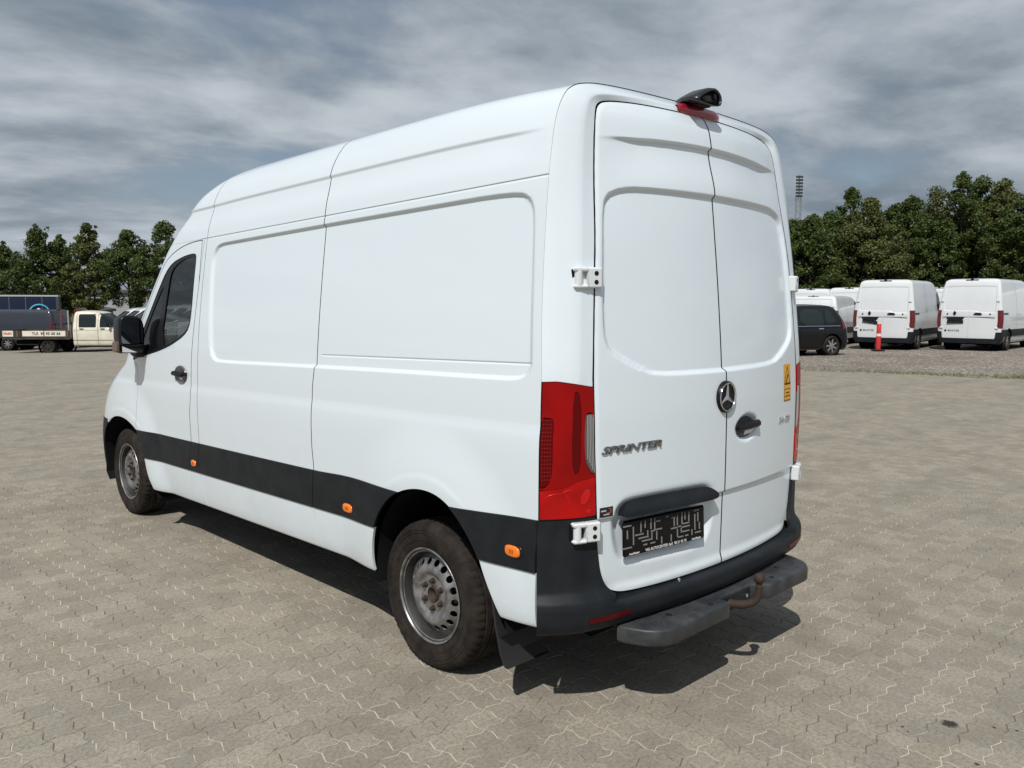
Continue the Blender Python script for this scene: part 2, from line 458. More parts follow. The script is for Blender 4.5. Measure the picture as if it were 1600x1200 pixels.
    nt.l.new(c, b.inputs['Base Color']); b.inputs['Roughness'].default_value = 0.88; b.inputs['Specular IOR Level'].default_value = 0.25
    h = nt.math('ADD', nt.math('MULTIPLY', n_g, 0.5), nt.math('MULTIPLY', n_s, 0.35))
    if mode == 'far': h = nt.math('SUBTRACT', h, nt.math('MULTIPLY', joint, 0.5))
    bp = nt.node('ShaderNodeBump'); bp.inputs['Strength'].default_value = 0.55; bp.inputs['Distance'].default_value = 0.004
    nt.l.new(h, bp.inputs['Height']); nt.l.new(bp.outputs[0], b.inputs['Normal'])
    return m
PAVING = paving_material(); BLOCK = paving_material('block'); BED = paving_material('bed')

def sheet_grid(xs, ys, z_off):
    X, Y = np.meshgrid(xs, ys); Z = ground_h(Y)+z_off
    P = np.stack([X, Y, Z], -1); return grid_sheet(P)
ex = np.concatenate([[-900, -300, -120], np.arange(-60, 80, 10), [120, 300, 900]])
ey = np.concatenate([[-900, -300, -60], np.arange(-20, 6, 4), np.arange(6, 70, 2), [80, 120, 200, 400, 900]])
def yard_sheet():
    s = sheet_grid(ex, ey, -0.0028)
    s.V[:, 2] = np.where(s.V[:, 1] > 66, ground_h(66)-0.0028, s.V[:, 2])
    return s
_s = yard_sheet(); V, F, N = _s.mesh()
yard = obj('paved_yard', V, F, PAVING, N=N)
tag(yard, kind='structure')

# ---- pavers as real blocks around the van
def paver_outline(i, j, gap=0.0026, n=4):
    """outline of block (i,j) in lattice space, counter-clockwise, edges S-shaped"""
    P, Q, A = PAV_P, PAV_Q, PAV_A
    s = np.arange(n)/n; pts = []
    w = lambda t: np.sin(2*math.pi*t)
    low = [(i*P+t*P, j*Q+A*w(t)) for t in s]; right = [((i+1)*P-A*w(t), j*Q+t*Q) for t in s]
    top = [((i+1)*P-t*P, (j+1)*Q+A*w(1-t)) for t in s]; left = [(i*P-A*w(1-t), (j+1)*Q-t*Q) for t in s]
    return np.array(low+right+top+left)
base_out = paver_outline(0, 0)
cen = np.array([PAV_P/2, PAV_Q/2])
def inset(poly, d):
    n = len(poly); e = np.roll(poly, -1, 0)-np.roll(poly, 1, 0); nrm = np.stack([-e[:, 1], e[:, 0]], 1)
    nrm /= np.linalg.norm(nrm, axis=1, keepdims=True); return poly+nrm*d
po0 = inset(base_out, 0.0019); po1 = inset(base_out, 0.0034); nb = len(base_out)
PV = np.zeros((2*nb, 3)); PV[:nb, :2] = po0-cen; PV[:nb, 2] = -0.0032; PV[nb:, :2] = po1-cen
PF = [tuple(range(nb, 2*nb))]+[(k, (k+1) % nb, nb+(k+1) % nb, nb+k) for k in range(nb)]
cr_, sr_ = math.cos(PAV_ROT), math.sin(PAV_ROT)
def lat2w(p): return np.stack([p[..., 0]*cr_-p[..., 1]*sr_, p[..., 0]*sr_+p[..., 1]*cr_], -1)
II, JJ = np.meshgrid(np.arange(-60, 110), np.arange(-40, 90), indexing='ij')
ctr = np.stack([II*PAV_P+cen[0], JJ*PAV_Q+cen[1]], -1).reshape(-1, 2); ctw = lat2w(ctr)
rel = np.concatenate([ctw-CAM_P[:2], np.full((len(ctw), 1), -CAM_P[2])], 1)
dep = rel@CD; lx = rel@CR; ly = rel@CU
with np.errstate(divide='ignore', invalid='ignore'):
    sx_, sy_ = 800+CAM_F*lx/dep, 600-CAM_F*ly/dep
vis = (dep > 0.6) & (dep < 7.6) & (sx_ > -330) & (sx_ < 1930) & (sy_ < 1560)
infr = vis & (sx_ > 20) & (sx_ < 1580) & (sy_ > 600) & (sy_ < 1185) & ~((ctw[:, 0] > -0.9) & (ctw[:, 1] > 0.0))
order = np.argsort(np.where(infr, dep, 99)); single = set(order[:300].tolist())
rj = np.random.default_rng(3)
tiltx = rj.normal(0, 0.004, len(ctw)); tilty = rj.normal(0, 0.004, len(ctw)); lift = rj.normal(0, 0.0005, len(ctw))
pme = bpy.data.meshes.new('paver'); pme.from_pydata(PV.tolist(), [], [list(f) for f in PF]); pme.update(); pme.materials.append(BLOCK)
for k in sorted(single):
    o = bpy.data.objects.new('paver', pme); COL.objects.link(o); o.parent = yard
    o.location = (ctw[k, 0], ctw[k, 1], float(lift[k])); o.rotation_euler = (tiltx[k], tilty[k], PAV_ROT)
rest = [k for k in np.nonzero(vis)[0] if k not in single]
Vb = []; Fb = []; nv = len(PV)
rot2 = np.array([[cr_, sr_], [-sr_, cr_]])
VV = np.zeros((len(rest), nv, 3)); VV[:, :, :2] = (PV[:, :2]@rot2)[None]+ctw[rest][:, None, :]
VV[:, :, 2] = PV[None, :, 2]+lift[rest][:, None]+tiltx[rest][:, None]*PV[None, :, 1]-tilty[rest][:, None]*PV[None, :, 0]
VV = VV.reshape(-1, 3)
FF = [[a+q*nv for a in f] for q in range(len(rest)) for f in PF]
pf = obj('paver_field', VV, FF, BLOCK, yard, smooth=False); tag(pf, kind='stuff')

# sand between the blocks
sb = ctw[vis]; hull = []
for dd_, ww in ((1.0, 1.0), (7.35, 0.88)):
    for sg in (-1, 1): hull.append(CAM_P[:2]+np.array([math.sin(YAW), math.cos(YAW)])*dd_+np.array([math.cos(YAW), -math.sin(YAW)])*dd_*sg*ww*0.98)
obj('joint_sand', [(h_[0], h_[1], -0.0021) for h_ in (hull[0], hull[1], hull[3], hull[2])], [(0, 1, 2, 3)], BED, yard, smooth=False)
# ---- gravel lot
def gravel_material():
    m = bpy.data.materials.new('gravel'); m.use_nodes = True
    nt = NT(m.node_tree); b = nt.n['Principled BSDF']
    pos = nt.node('ShaderNodeNewGeometry').outputs['Position']
    vo = nt.node('ShaderNodeTexVoronoi'); vo.inputs['Scale'].default_value = 22; nt.l.new(pos, vo.inputs['Vector'])
    sc = nt.node('ShaderNodeSeparateColor'); nt.l.new(vo.outputs['Color'], sc.inputs[0])
    c = nt.mix(sc.outputs[0], c4((0.12, 0.10, 0.085)), c4((0.30, 0.27, 0.23)))
    c = nt.mix(nt.ramp(sc.outputs[1], (0.82, 0.95)), c, c4((0.5, 0.47, 0.42)))
    c = nt.mix(nt.math('MULTIPLY', nt.ramp(nt.noise(pos, 0.5, 5), (0.4, 0.7)), 0.5), c, c4((0.12, 0.10, 0.08)))
    c = nt.mix(nt.math('MULTIPLY', nt.ramp(nt.noise(pos, 1.1, 6, 0.7), (0.64, 0.74)), 0.6), c, c4((0.08, 0.10, 0.03)))
    nt.l.new(c, b.inputs['Base Color']); b.inputs['Roughness'].default_value = 0.95; b.inputs['Specular IOR Level'].default_value = 0.15
    bp = nt.node('ShaderNodeBump'); bp.inputs['Strength'].default_value = 0.8; bp.inputs['Distance'].default_value = 0.02
    nt.l.new(vo.outputs['Distance'], bp.inputs['Height']); nt.l.new(bp.outputs[0], b.inputs['Normal'])
    return m
GRAVEL = gravel_material()
gx = np.concatenate([np.arange(6, 40, 0.5), np.arange(40, 130, 10)]); gy = np.concatenate([[-60, -40, -20], np.arange(-12, 46, 0.5), [50, 60, 66]])
gs = sheet_grid(gx, gy, 0.0)
def gravel_edge(V):
    x, y = V[:, 0], V[:, 1]
    return (x-17.1-(5.7-y)*0.25)+0.16*np.sin(y*1.9)+0.09*np.sin(y*5.3+1)+0.05*np.sin(y*13)
gs = gs.cut(gravel_edge)
gs.V[:, 2] += 0.03*sstep(gravel_edge(gs.V), 0, 0.8)
V, F, N = gs.mesh(); tag(obj('gravel_lot', V, F, GRAVEL, N=N), kind='structure')
# loose stones and weeds along the gravel edge
rg = np.random.default_rng(11)
mb = MB()
for _ in range(2600):
    y = rg.uniform(-3, 12); x = 17.1+(5.7-y)*0.25+abs(rg.normal(0, 2.2))-0.35+rg.normal(0, 0.1); r = rg.uniform(0.012, 0.04)
    z = float(ground_h(y))+0.008+(0.02 if x > 17.3+(5.7-y)*0.25 else 0)
    a = rg.uniform(0, 6.28); q = [(math.cos(a+k*2.09)*r, math.sin(a+k*2.09)*r*0.7) for k in range(3)]
    mb.add([(x+q[0][0], y+q[0][1], z-0.012), (x+q[1][0], y+q[1][1], z-0.012), (x+q[2][0], y+q[2][1], z-0.012), (x+rg.normal(0, r*0.2), y, z+r*0.7)],
           [(0, 1, 3), (1, 2, 3), (2, 0, 3)])
STONE = mat('loose_stone', (0.30, 0.27, 0.23), 0.9, var=0.6, vscale=9)
tag(mb.build('loose_gravel', STONE), 'scattered grey gravel stones along the edge of the paved yard', 'gravel', kind='stuff')
mb = MB()
for _ in range(900):
    y = rg.choice([rg.normal(5.0, 0.8), rg.normal(3.2, 0.5), rg.uniform(1, 9)]); x = 17.1+(5.7-y)*0.25+rg.normal(0.12, 0.13)
    z = float(ground_h(y)); h = rg.uniform(0.02, 0.09); a = rg.uniform(0, 6.28); w = 0.012
    mb.add([(x-w*math.cos(a), y-w*math.sin(a), z), (x+w*math.cos(a), y+w*math.sin(a), z), (x+rg.normal(0, 0.03), y+rg.normal(0, 0.03), z+h)], [(0, 1, 2)])
WEED = mat('weed_green', (0.11, 0.13, 0.035), 0.8, var=0.5, vscale=3, var2=(0.2, 0.19, 0.07))
tag(mb.build('edge_weeds', WEED), 'low green weeds growing along the gravel edge', 'weeds', kind='stuff')
# crumbs of dirt and small stones on the paving
mb = MB()
for _ in range(420):
    d = 1.6+rg.exponential(2.2); X = rg.uniform(-0.66, 0.66)*d
    p = CAM_P[:2]+np.array([math.cos(YAW), -math.sin(YAW)])*X+np.array([math.sin(YAW), math.cos(YAW)])*d
    r = rg.uniform(0.0015, 0.0045)*(2.2 if rg.random() < 0.06 else 1.0)
    mb.add([(p[0]+r, p[1], -0.001), (p[0]-r*0.5, p[1]+r*0.9, -0.001), (p[0]-r*0.5, p[1]-r*0.9, -0.001), (p[0], p[1], r*1.1)], [(0, 1, 3), (1, 2, 3), (2, 0, 3)])
GRIT = mat('dark_grit', (0.06, 0.053, 0.045), 0.9, var=0.9, vscale=7, var2=(0.5, 0.47, 0.42))
tag(mb.build('yard_grit', GRIT), 'small stones and dirt crumbs lying on the concrete pavers', 'grit', kind='stuff')
# ================================================================== THE WHITE VAN (rear at y=0, nose towards +y)
RAKE = 0.025                       # unladen: tail sits higher than nose
van = empty('delivery_van')
tag(van, 'large white high roof panel van with charcoal side strips, tow ball and rear step', 'van')
def Wd(V):
    V = np.array(V, float); V[:, 2] -= RAKE*V[:, 1]; return V
GAP = mat('gap_shade', (0.012, 0.012, 0.013), 0.8, spec=0.1)  # near-black on the panel edge faces, painting in the shade of the gaps
def vpart(name, sheet, m, parent=van, flange=0.012, mirror=False, skip=None, seam=False):
    V, F, N = sheet.mesh(flange, skip)
    o = obj(name, Wd(V), F, m, parent, N)
    if seam:
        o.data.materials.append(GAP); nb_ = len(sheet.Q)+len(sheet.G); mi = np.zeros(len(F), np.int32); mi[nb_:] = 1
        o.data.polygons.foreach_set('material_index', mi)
    if mirror: mirror_of(o)
    return o
def mirror_of(o, parent=None):
    c = o.copy(); COL.objects.link(c); c.parent = parent or o.parent; c.scale = (-1, 1, 1); return c

# ---- cross-section of the body (half width, height)
PRO = np.array([(0.955, 0.418), (0.972, 0.428), (0.980, 0.45), (0.992, 0.53), (1.001, 0.64), (1.005, 0.75), (1.0055, 0.86), (1.009, 1.0), (1.0105, 1.12),
                (1.0090, 1.185), (1.0045, 1.228), (1.0032, 1.244), (1.0024, 1.30), (0.9985, 1.42), (0.985, 1.62), (0.966, 1.82), (0.944, 2.02), (0.9215, 2.2),
                (0.900, 2.31), (0.882, 2.39), (0.862, 2.45), (0.835, 2.503), (0.80, 2.543), (0.74, 2.573), (0.62, 2.594), (0.4, 2.606), (0.0, 2.614)])
_s = np.concatenate([[0], np.cumsum(np.hypot(*np.diff(PRO, axis=0).T))])
pfx, pfz = pchip(_s, PRO[:, 0]), pchip(_s, PRO[:, 1])
_sd = np.linspace(0, _s[-1], 6000); _zd = np.maximum.accumulate(pfz(_sd))
def half_w(z): return pfx(np.interp(z, _zd, _sd))
yR_f = pchip([0.40, 0.456, 0.673, 0.866, 1.153, 1.41, 1.644, 1.888, 2.2, 2.43, 2.62], [0.157, 0.155, 0.141, 0.128, 0.121, 0.12, 0.135, 0.148, 0.160, 0.172, 0.176])
yM_f = pchip([0.4, 0.433, 0.65, 0.857, 1.0, 1.29, 1.422, 2.157, 2.25, 2.42, 2.565, 2.62], [1.788, 1.791, 1.832, 1.818, 1.828, 1.819, 1.800, 1.791, 1.79, 1.793, 1.76, 1.75])
yB_f = pchip([0.4, 0.445, 0.656, 0.862, 1.167, 1.42, 1.80, 2.2, 2.3, 2.40, 2.51, 2.62], [3.25, 3.261, 3.306, 3.297, 3.292, 3.285, 3.27, 3.246, 3.243, 3.225, 3.195, 3.12])
yD_f = pchip([0.4, 0.46, 0.65, 0.855, 1.03, 1.16, 1.42, 1.8, 2.2], [3.44, 3.446, 3.459, 3.424, 3.424, 3.40, 3.385, 3.335, 3.285])
Yc_f = pchip([0.3, 0.5, 0.75, 0.95, 1.08, 1.16, 1.26, 1.34, 1.42, 1.5, 1.8, 2.0, 2.15, 2.28, 2.38, 2.46, 2.52, 2.56, 2.59, 2.605, 2.614],
             [5.80, 5.86, 5.87, 5.84, 5.76, 5.66, 5.45, 5.24, 5.125, 5.03, 4.675, 4.43, 4.255, 4.09, 3.94, 3.81, 3.63, 3.42, 3.16, 2.88, 2.4])
bow_f = pchip([0.3, 1.1, 1.3, 1.6, 2.0, 2.3, 2.6], [0.34, 0.36, 0.42, 0.42, 0.34, 0.27, 0.24])
rad_f = pchip([0.3, 1.1, 1.3, 1.5, 2.1, 2.4, 2.61], [0.34, 0.34, 0.20, 0.11, 0.12, 0.22, 0.3])
def taper(y): return 0.035*np.clip((y-3.6)/1.6, 0, 2)**2

ARCH_R = chaikin([(1.262, 0.30), (1.272, 0.46), (1.25, 0.60), (1.19, 0.725), (1.075, 0.838), (0.92, 0.892), (0.775, 0.897), (0.665, 0.862), (0.555, 0.782),
                  (0.465, 0.678), (0.425, 0.57), (0.36, 0.44), (0.31, 0.30)], 2)
ARCH_F = chaikin([(4.12, 0.30), (4.165, 0.44), (4.225, 0.52), (4.25, 0.66), (4.29, 0.775), (4.36, 0.835), (4.46, 0.88), (4.60, 0.918), (4.76, 0.93),
                  (4.92, 0.915), (5.08, 0.86), (5.20, 0.76), (5.26, 0.62), (5.27, 0.30)], 2)
RECESS = chaikin([(0.335, 2.155), (0.245, 2.12), (0.222, 2.02), (0.19, 1.52), (0.188, 1.46), (0.235, 1.420), (0.40, 1.418), (1.0, 1.420), (2.0, 1.418), (2.96, 1.412), (3.05, 1.425), (3.105, 1.50),
                  (3.145, 2.02), (3.125, 2.105), (3.06, 2.148), (2.9, 2.15), (1.8, 2.155), (0.9, 2.156)], 2)
def side_relief(y, z):
    d = poly_sdf(y, z, RECESS)
    D = 0.016*sstep(d, -0.011, 0.008)
    D = D+0.0045*np.exp(-((z-1.4775)/0.0035)**2)*sstep(y, 0.17, 0.2)*(1-sstep(y, 1.745, 1.76))       # pressed lip line
    D = D+0.0042*np.exp(-((z-2.203)/0.0038)**2)*(1-sstep(y, 3.3, 3.4))                                    # drip channel
    fade = sstep(y, 0.17, 0.45)
    D = D+0.0085*fade*sstep(z, 2.398, 2.382)*sstep(z, 2.27, 2.38) if False else D+0.0085*fade*(1-sstep(z, 2.380, 2.396))*sstep(z, 2.25, 2.37)
    for arch, k in ((ARCH_R, 1.0), (ARCH_F, 1.25)):
        a = -poly_sdf(y, z, arch)
        D = D-k*(0.024*(1-sstep(a, 0.0, 0.32))+0.0025*(1-sstep(a, 0.056, 0.07))*sstep(z, 0.84, 0.90))*(z > 0.4)
    return D
def zrows():
    z = [np.arange(0.418, 2.50, 0.0125)]
    for c, w, st in ((1.4775, 0.009, 0.0015), (2.203, 0.010, 0.0015), (2.388, 0.016, 0.003), (2.154, 0.02, 0.003), (1.419, 0.02, 0.003), (1.235, 0.02, 0.005), (0.862, 0.01, 0.004), (0.652, 0.01, 0.004), (0.43, 0.012, 0.003)):
        z.append(np.arange(c-w, c+w, st))
    z = np.unique(np.round(np.concatenate(z), 4)); keep = [z[0]]
    for a in z[1:]:
        if a-keep[-1] > 0.0011: keep.append(a)
    sv = np.interp(keep, _zd, _sd)
    return np.concatenate([sv, np.linspace(sv[-1], _s[-1], 44)[1:]])
ROOF_LIFT = pchip([0.0, 0.17, 0.5, 0.9, 1.8, 2.8, 3.4, 6.0], [0.0, 0.004, 0.027, 0.043, 0.052, 0.058, 0.05, 0.05])
def side_grid():
    sv = zrows(); xs, zs = pfx(sv), pfz(sv); na, nc, nf = 400, 18, 14
    a = np.linspace(0, 1, na); rows = []
    for X, z in zip(xs, zs):
        yr = yR_f(z); Yc, bw = Yc_f(z), bow_f(z); Yf = lambda x: Yc-bw*x*x
        r = min(rad_f(z), max(X*0.8, 0.0)); yc = Yf(X); yA = yc-max(r, 0.02); xB = -(X-r); 
        y = yr+a*(yA-yr); L = np.stack([-(X-np.minimum(taper(y), X*0.5)), y], 1)
        A = L[-1]; K = np.array([-(X-min(taper(yc), X*0.5)), yc]); Bp = np.array([xB, Yf(xB)])
        t = np.linspace(0, 1, nc+1)[1:, None]; cv = (1-t)**2*A+2*t*(1-t)*K+t*t*Bp
        xf = np.linspace(xB, 0, nf+1)[1:]; fr = np.stack([xf, Yf(xf)], 1)
        pl = np.vstack([L, cv, fr]); rows.append(np.column_stack([pl, np.full(len(pl), z)]))
    P = np.array(rows)[:, ::-1].copy()
    P[..., 2] += ROOF_LIFT(P[..., 1])*np.clip((P[..., 2]-2.215)/0.38, 0, 1)
    s0 = grid_sheet(P); N0 = s0.N.reshape(P.shape)
    w = sstep(np.abs(N0[..., 0]), 0.3, 0.75)
    zl = P[..., 2]; k_ = ROOF_LIFT(P[..., 1]); z0 = np.where(zl > 2.215, 2.215+(zl-2.215)/(1+k_/0.38), zl); z0 = np.where(zl > 2.595+k_, zl-k_, z0)
    D = side_relief(P[..., 1], z0)*w
    return grid_sheet(P-N0*D[..., None])
SIDE = side_grid()
G2 = 0.0034     # half panel gap
LX, LY, LZ = (lambda V: V[:, 0]), (lambda V: V[:, 1]), (lambda V: V[:, 2])
def above(z): return lambda V: V[:, 2]-z
def below(z): return lambda V: z-V[:, 2]
def ahead(f, g=G2): return lambda V: V[:, 1]-f(V[:, 2])-g
def behind(f, g=G2): return lambda V: f(V[:, 2])-g-V[:, 1]
def outside(poly, g=0.0): return lambda V: -poly_sdf(V[:, 1], V[:, 2], poly)-g
def inside(poly, g=0.0): return lambda V: poly_sdf(V[:, 1], V[:, 2], poly)-g

DOOR = chaikin([(3.285, 2.198), (3.42, 2.199), (3.56, 2.190), (3.70, 2.168), (3.84, 2.13), (3.93, 2.085), (4.02, 2.0), (4.19, 1.815), (4.40, 1.59), (4.53, 1.45), (4.55, 1.40),
               
                (4.44, 1.36), (4.40, 1.32), (4.395, 1.20), (4.395, 0.95), (4.37, 0.42), (4.32, 0.30), (3.44, 0.30)], 1)
WIN = chaikin([(4.53, 1.360), (4.42, 1.396), (4.10, 1.435), (3.88, 1.470), (3.70, 1.510), (3.52, 1.565), (3.435, 1.62), (3.408, 1.72), (3.400, 1.95), (3.390, 2.09), (3.41, 2.118),
               (3.50, 2.120), (3.64, 2.108), (3.79, 2.08), (3.90, 2.025), (4.0, 1.925), (4.175, 1.735), (4.39, 1.51), (4.51, 1.385)], 1)
QUART = chaikin([(4.36, 1.430), (4.03, 1.465), (3.995, 1.50), (3.93, 1.89), (3.94, 1.925), (4.09, 1.775), (4.375, 1.46)], 1)
MAING = chaikin([(3.93, 1.485), (3.72, 1.525), (3.53, 1.585), (3.455, 1.635), (3.428, 1.73), (3.420, 1.95), (3.41, 2.08), (3.43, 2.098), (3.51, 2.100), (3.63, 2.088), (3.75, 2.055), (3.815, 2.01), (3.845, 1.93)], 1)
ZT, ZB = 0.8615, 0.6525
STRIP_T = pchip([0.0, 0.12, 0.5, 0.66, 1.1, 1.5, 1.8, 4.6], [0.872, 0.868, 0.852, 0.846, 0.858, 0.8655, 0.858, 0.852])
def over_strip(g): return lambda V: V[:, 2]-STRIP_T(V[:, 1])-g
def under_strip(g): return lambda V: STRIP_T(V[:, 1])-g-V[:, 2]
roofz = 2.2055
front_only = lambda V: 5.4-V[:, 1]
upper = SIDE.cuts(over_strip(0.001), below(roofz), outside(ARCH_R), outside(ARCH_F))
mid0 = lambda V: np.abs(V[0]) < 1e-4
# white panels
quarter = upper.cuts(behind(yM_f), lambda V: V[:, 1]-yR_f(V[:, 2])-0.001)
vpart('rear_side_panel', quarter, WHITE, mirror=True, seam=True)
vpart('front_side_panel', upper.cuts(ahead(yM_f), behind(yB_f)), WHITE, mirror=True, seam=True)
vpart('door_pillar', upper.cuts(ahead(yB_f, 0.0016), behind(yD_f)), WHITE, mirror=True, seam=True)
door = upper.cuts(ahead(yD_f), inside(DOOR, G2), outside(WIN))
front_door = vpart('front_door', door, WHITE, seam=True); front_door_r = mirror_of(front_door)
cab = upper.cuts(ahead(yD_f), outside(DOOR, G2))
is_front = lambda V: V[:, 1]-(Yc_f(V[:, 2])-bow_f(V[:, 2])*V[:, 0]**2)+0.03
WS = chaikin([(-0.80, 1.40), (-0.82, 1.46), (-0.79, 1.9), (-0.75, 2.18), (-0.70, 2.235), (0.2, 2.26), (0.2, 1.36), (-0.70, 1.365)], 1)
ws_in = lambda g: (lambda V: np.where(V[:, 1] > 3.3, poly_sdf(V[:, 0], V[:, 2], WS), -1.0)-g)
ws_out = lambda g: (lambda V: -np.where(V[:, 1] > 3.3, poly_sdf(V[:, 0], V[:, 2], WS), -1.0)-g)
HL = chaikin([(-0.99, 1.00), (-0.93, 1.14), (-0.80, 1.11), (-0.60, 1.03), (-0.58, 0.93), (-0.80, 0.87), (-0.93, 0.88)], 1)
hl_in = lambda g: (lambda V: np.where(V[:, 1] > 5.28, poly_sdf(V[:, 0], V[:, 2], HL), -1.0)-g)
hl_out = lambda g: (lambda V: -np.where(V[:, 1] > 5.28, poly_sdf(V[:, 0], V[:, 2], HL), -1.0)-g)
vpart('front_wing', cab.cuts(ws_out(0.0), hl_out(0.002), lambda V: np.where(V[:, 1] > 5.2, V[:, 2]-0.885, 1.0)), WHITE, mirror=True, skip=mid0)
vpart('windscreen', SIDE.cuts(ws_in(0.012), below(2.3)).off(-0.004), GLASS, flange=0, mirror=True)
vpart('windscreen_seal', SIDE.cuts(ws_in(0.0), ws_out(-0.03), below(2.3)).off(-0.002), TRIM, flange=0.01, mirror=True, skip=mid0)
vpart('headlight', SIDE.cuts(hl_in(0.0)).off(-0.003), mat('headlamp_lens', (0.35, 0.36, 0.37), 0.08, 0.3, coat=0.8), mirror=True)
vpart('front_bumper', SIDE.cuts(lambda V: V[:, 1]-5.1, below(0.882), above(0.43), outside(ARCH_F)).off(0.004), PLASTIC, mirror=True, skip=mid0)
# strips and sills, piece by piece between the seams
arch_cut = SIDE.cuts(outside(ARCH_R), outside(ARCH_F))
strips = arch_cut.cuts(under_strip(0.0), above(ZB)).off(0.0065)
sills = arch_cut.cuts(below(ZB-0.001), above(0.419))
segs = [('rear_side_panel', lambda V: V[:, 1]-yR_f(V[:, 2])-0.002, behind(yM_f)), ('front', ahead(yM_f), behind(yB_f)), ('pillar', ahead(yB_f, 0.001), behind(yD_f, 0.001)),
        ('door', ahead(yD_f), lambda V: 4.372-V[:, 1])]
for nm, f1, f2 in segs:
    g = 1.6 if nm != 'pillar' else 1.0
    if nm == 'rear_side_panel':
        for cond in (lambda V: V[:, 1]-0.85, lambda V: 0.85-V[:, 1]):
            vpart('side_strip', strips.cuts(f1, f2, cond), PLASTIC, mirror=True)
            vpart('sill_panel', sills.cuts(f1, f2, cond), WHITE, mirror=True)
    else:
        vpart('side_strip', strips.cuts(f1, f2), PLASTIC, mirror=True)
        vpart('sill_panel', sills.cuts(f1, f2), WHITE, mirror=True)
# little strip piece between door and front arch
vpart('side_strip', arch_cut.cuts(under_strip(0.0), above(ZB), lambda V: V[:, 1]-4.375, lambda V: 4.6-V[:, 1]).off(0.003), PLASTIC, mirror=True)
# roof, three pressings
roof = SIDE.cuts(above(roofz+0.0012))
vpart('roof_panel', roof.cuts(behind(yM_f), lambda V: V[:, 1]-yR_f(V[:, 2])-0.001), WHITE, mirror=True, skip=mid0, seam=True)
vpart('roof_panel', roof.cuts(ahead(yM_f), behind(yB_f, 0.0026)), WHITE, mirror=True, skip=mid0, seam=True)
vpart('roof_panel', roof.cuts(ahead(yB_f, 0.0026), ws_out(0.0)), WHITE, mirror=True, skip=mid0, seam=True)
# dark inner shell that closes the panel gaps (load area only)
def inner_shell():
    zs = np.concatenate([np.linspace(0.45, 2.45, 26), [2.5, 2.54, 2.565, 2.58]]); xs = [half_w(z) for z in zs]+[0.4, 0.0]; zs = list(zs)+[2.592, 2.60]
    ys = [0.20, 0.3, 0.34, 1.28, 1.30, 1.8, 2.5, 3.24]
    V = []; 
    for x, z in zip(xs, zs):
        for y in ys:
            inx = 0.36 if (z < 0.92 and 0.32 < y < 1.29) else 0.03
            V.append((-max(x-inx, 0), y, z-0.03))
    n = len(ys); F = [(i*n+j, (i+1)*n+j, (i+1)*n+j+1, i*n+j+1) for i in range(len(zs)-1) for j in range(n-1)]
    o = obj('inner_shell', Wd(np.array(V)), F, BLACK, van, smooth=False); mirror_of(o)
    mb = MB(); mb.prism([(-x+0.03 if False else z, -(max(x-0.03, 0))) for x, z in zip(xs, zs)]+[(z, max(x-0.03, 0)) for x, z in list(zip(xs, zs))[::-1]], 1, 3.235, 3.25); mb.V = [(x, y, z-0.03) for x, y, z in mb.V]
    mb.V = [tuple(v) for v in Wd(np.array(mb.V))]; mb.build('bulkhead', GREYIN, van)
    MB().box((-0.62, 0.02, 0.40), (0.62, 3.3, 0.52)).box((-0.9, 1.32, 0.40), (0.9, 3.3, 0.52)).box((-0.9, 0.02, 0.44), (0.9, 0.30, 0.52)).box((-0.6, 0.2, 0.26), (-0.45, 4.6, 0.45)).box((0.45, 0.2, 0.26), (0.6, 4.6, 0.45)).box((-0.86, 3.2, 0.30), (0.86, 5.2, 0.42)).build('underbody', BLACK, van)
    mb = MB().tube([(-0.75, 0.9, 0.30), (0.75, 0.9, 0.30)], 0.05, 10).box((-0.55, 1.4, 0.20), (-0.1, 2.3, 0.36), 0.03).tube([(0.35, 1.2, 0.27), (0.35, 3.2, 0.27)], 0.05, 10)
    mb.build('axle_and_tank', BLACK, van)
inner_shell()
# wheel housings
for arch, nm in ((ARCH_R, 'r'), (ARCH_F, 'f')):
    a = [p for p in arch if p[1] > 0.32]
    k = int(np.argmax([math.hypot(a[i][0]-a[i-1][0], a[i][1]-a[i-1][1]) for i in range(len(a))])); a = a[k:]+a[:k]
    V = [(-0.982, p[0], p[1]-0.004) for p in a]+[(-0.62, p[0], p[1]-0.004) for p in a]; n = len(a)
    F = [(i, i+1, n+i+1, n+i) for i in range(n-1)]+[tuple(range(n, 2*n))]
    o = obj('wheel_housing', Wd(np.array(V)), F, mat('housing_felt', (0.010, 0.010, 0.011), 0.95, spec=0.1), van, smooth=False); mirror_of(o)

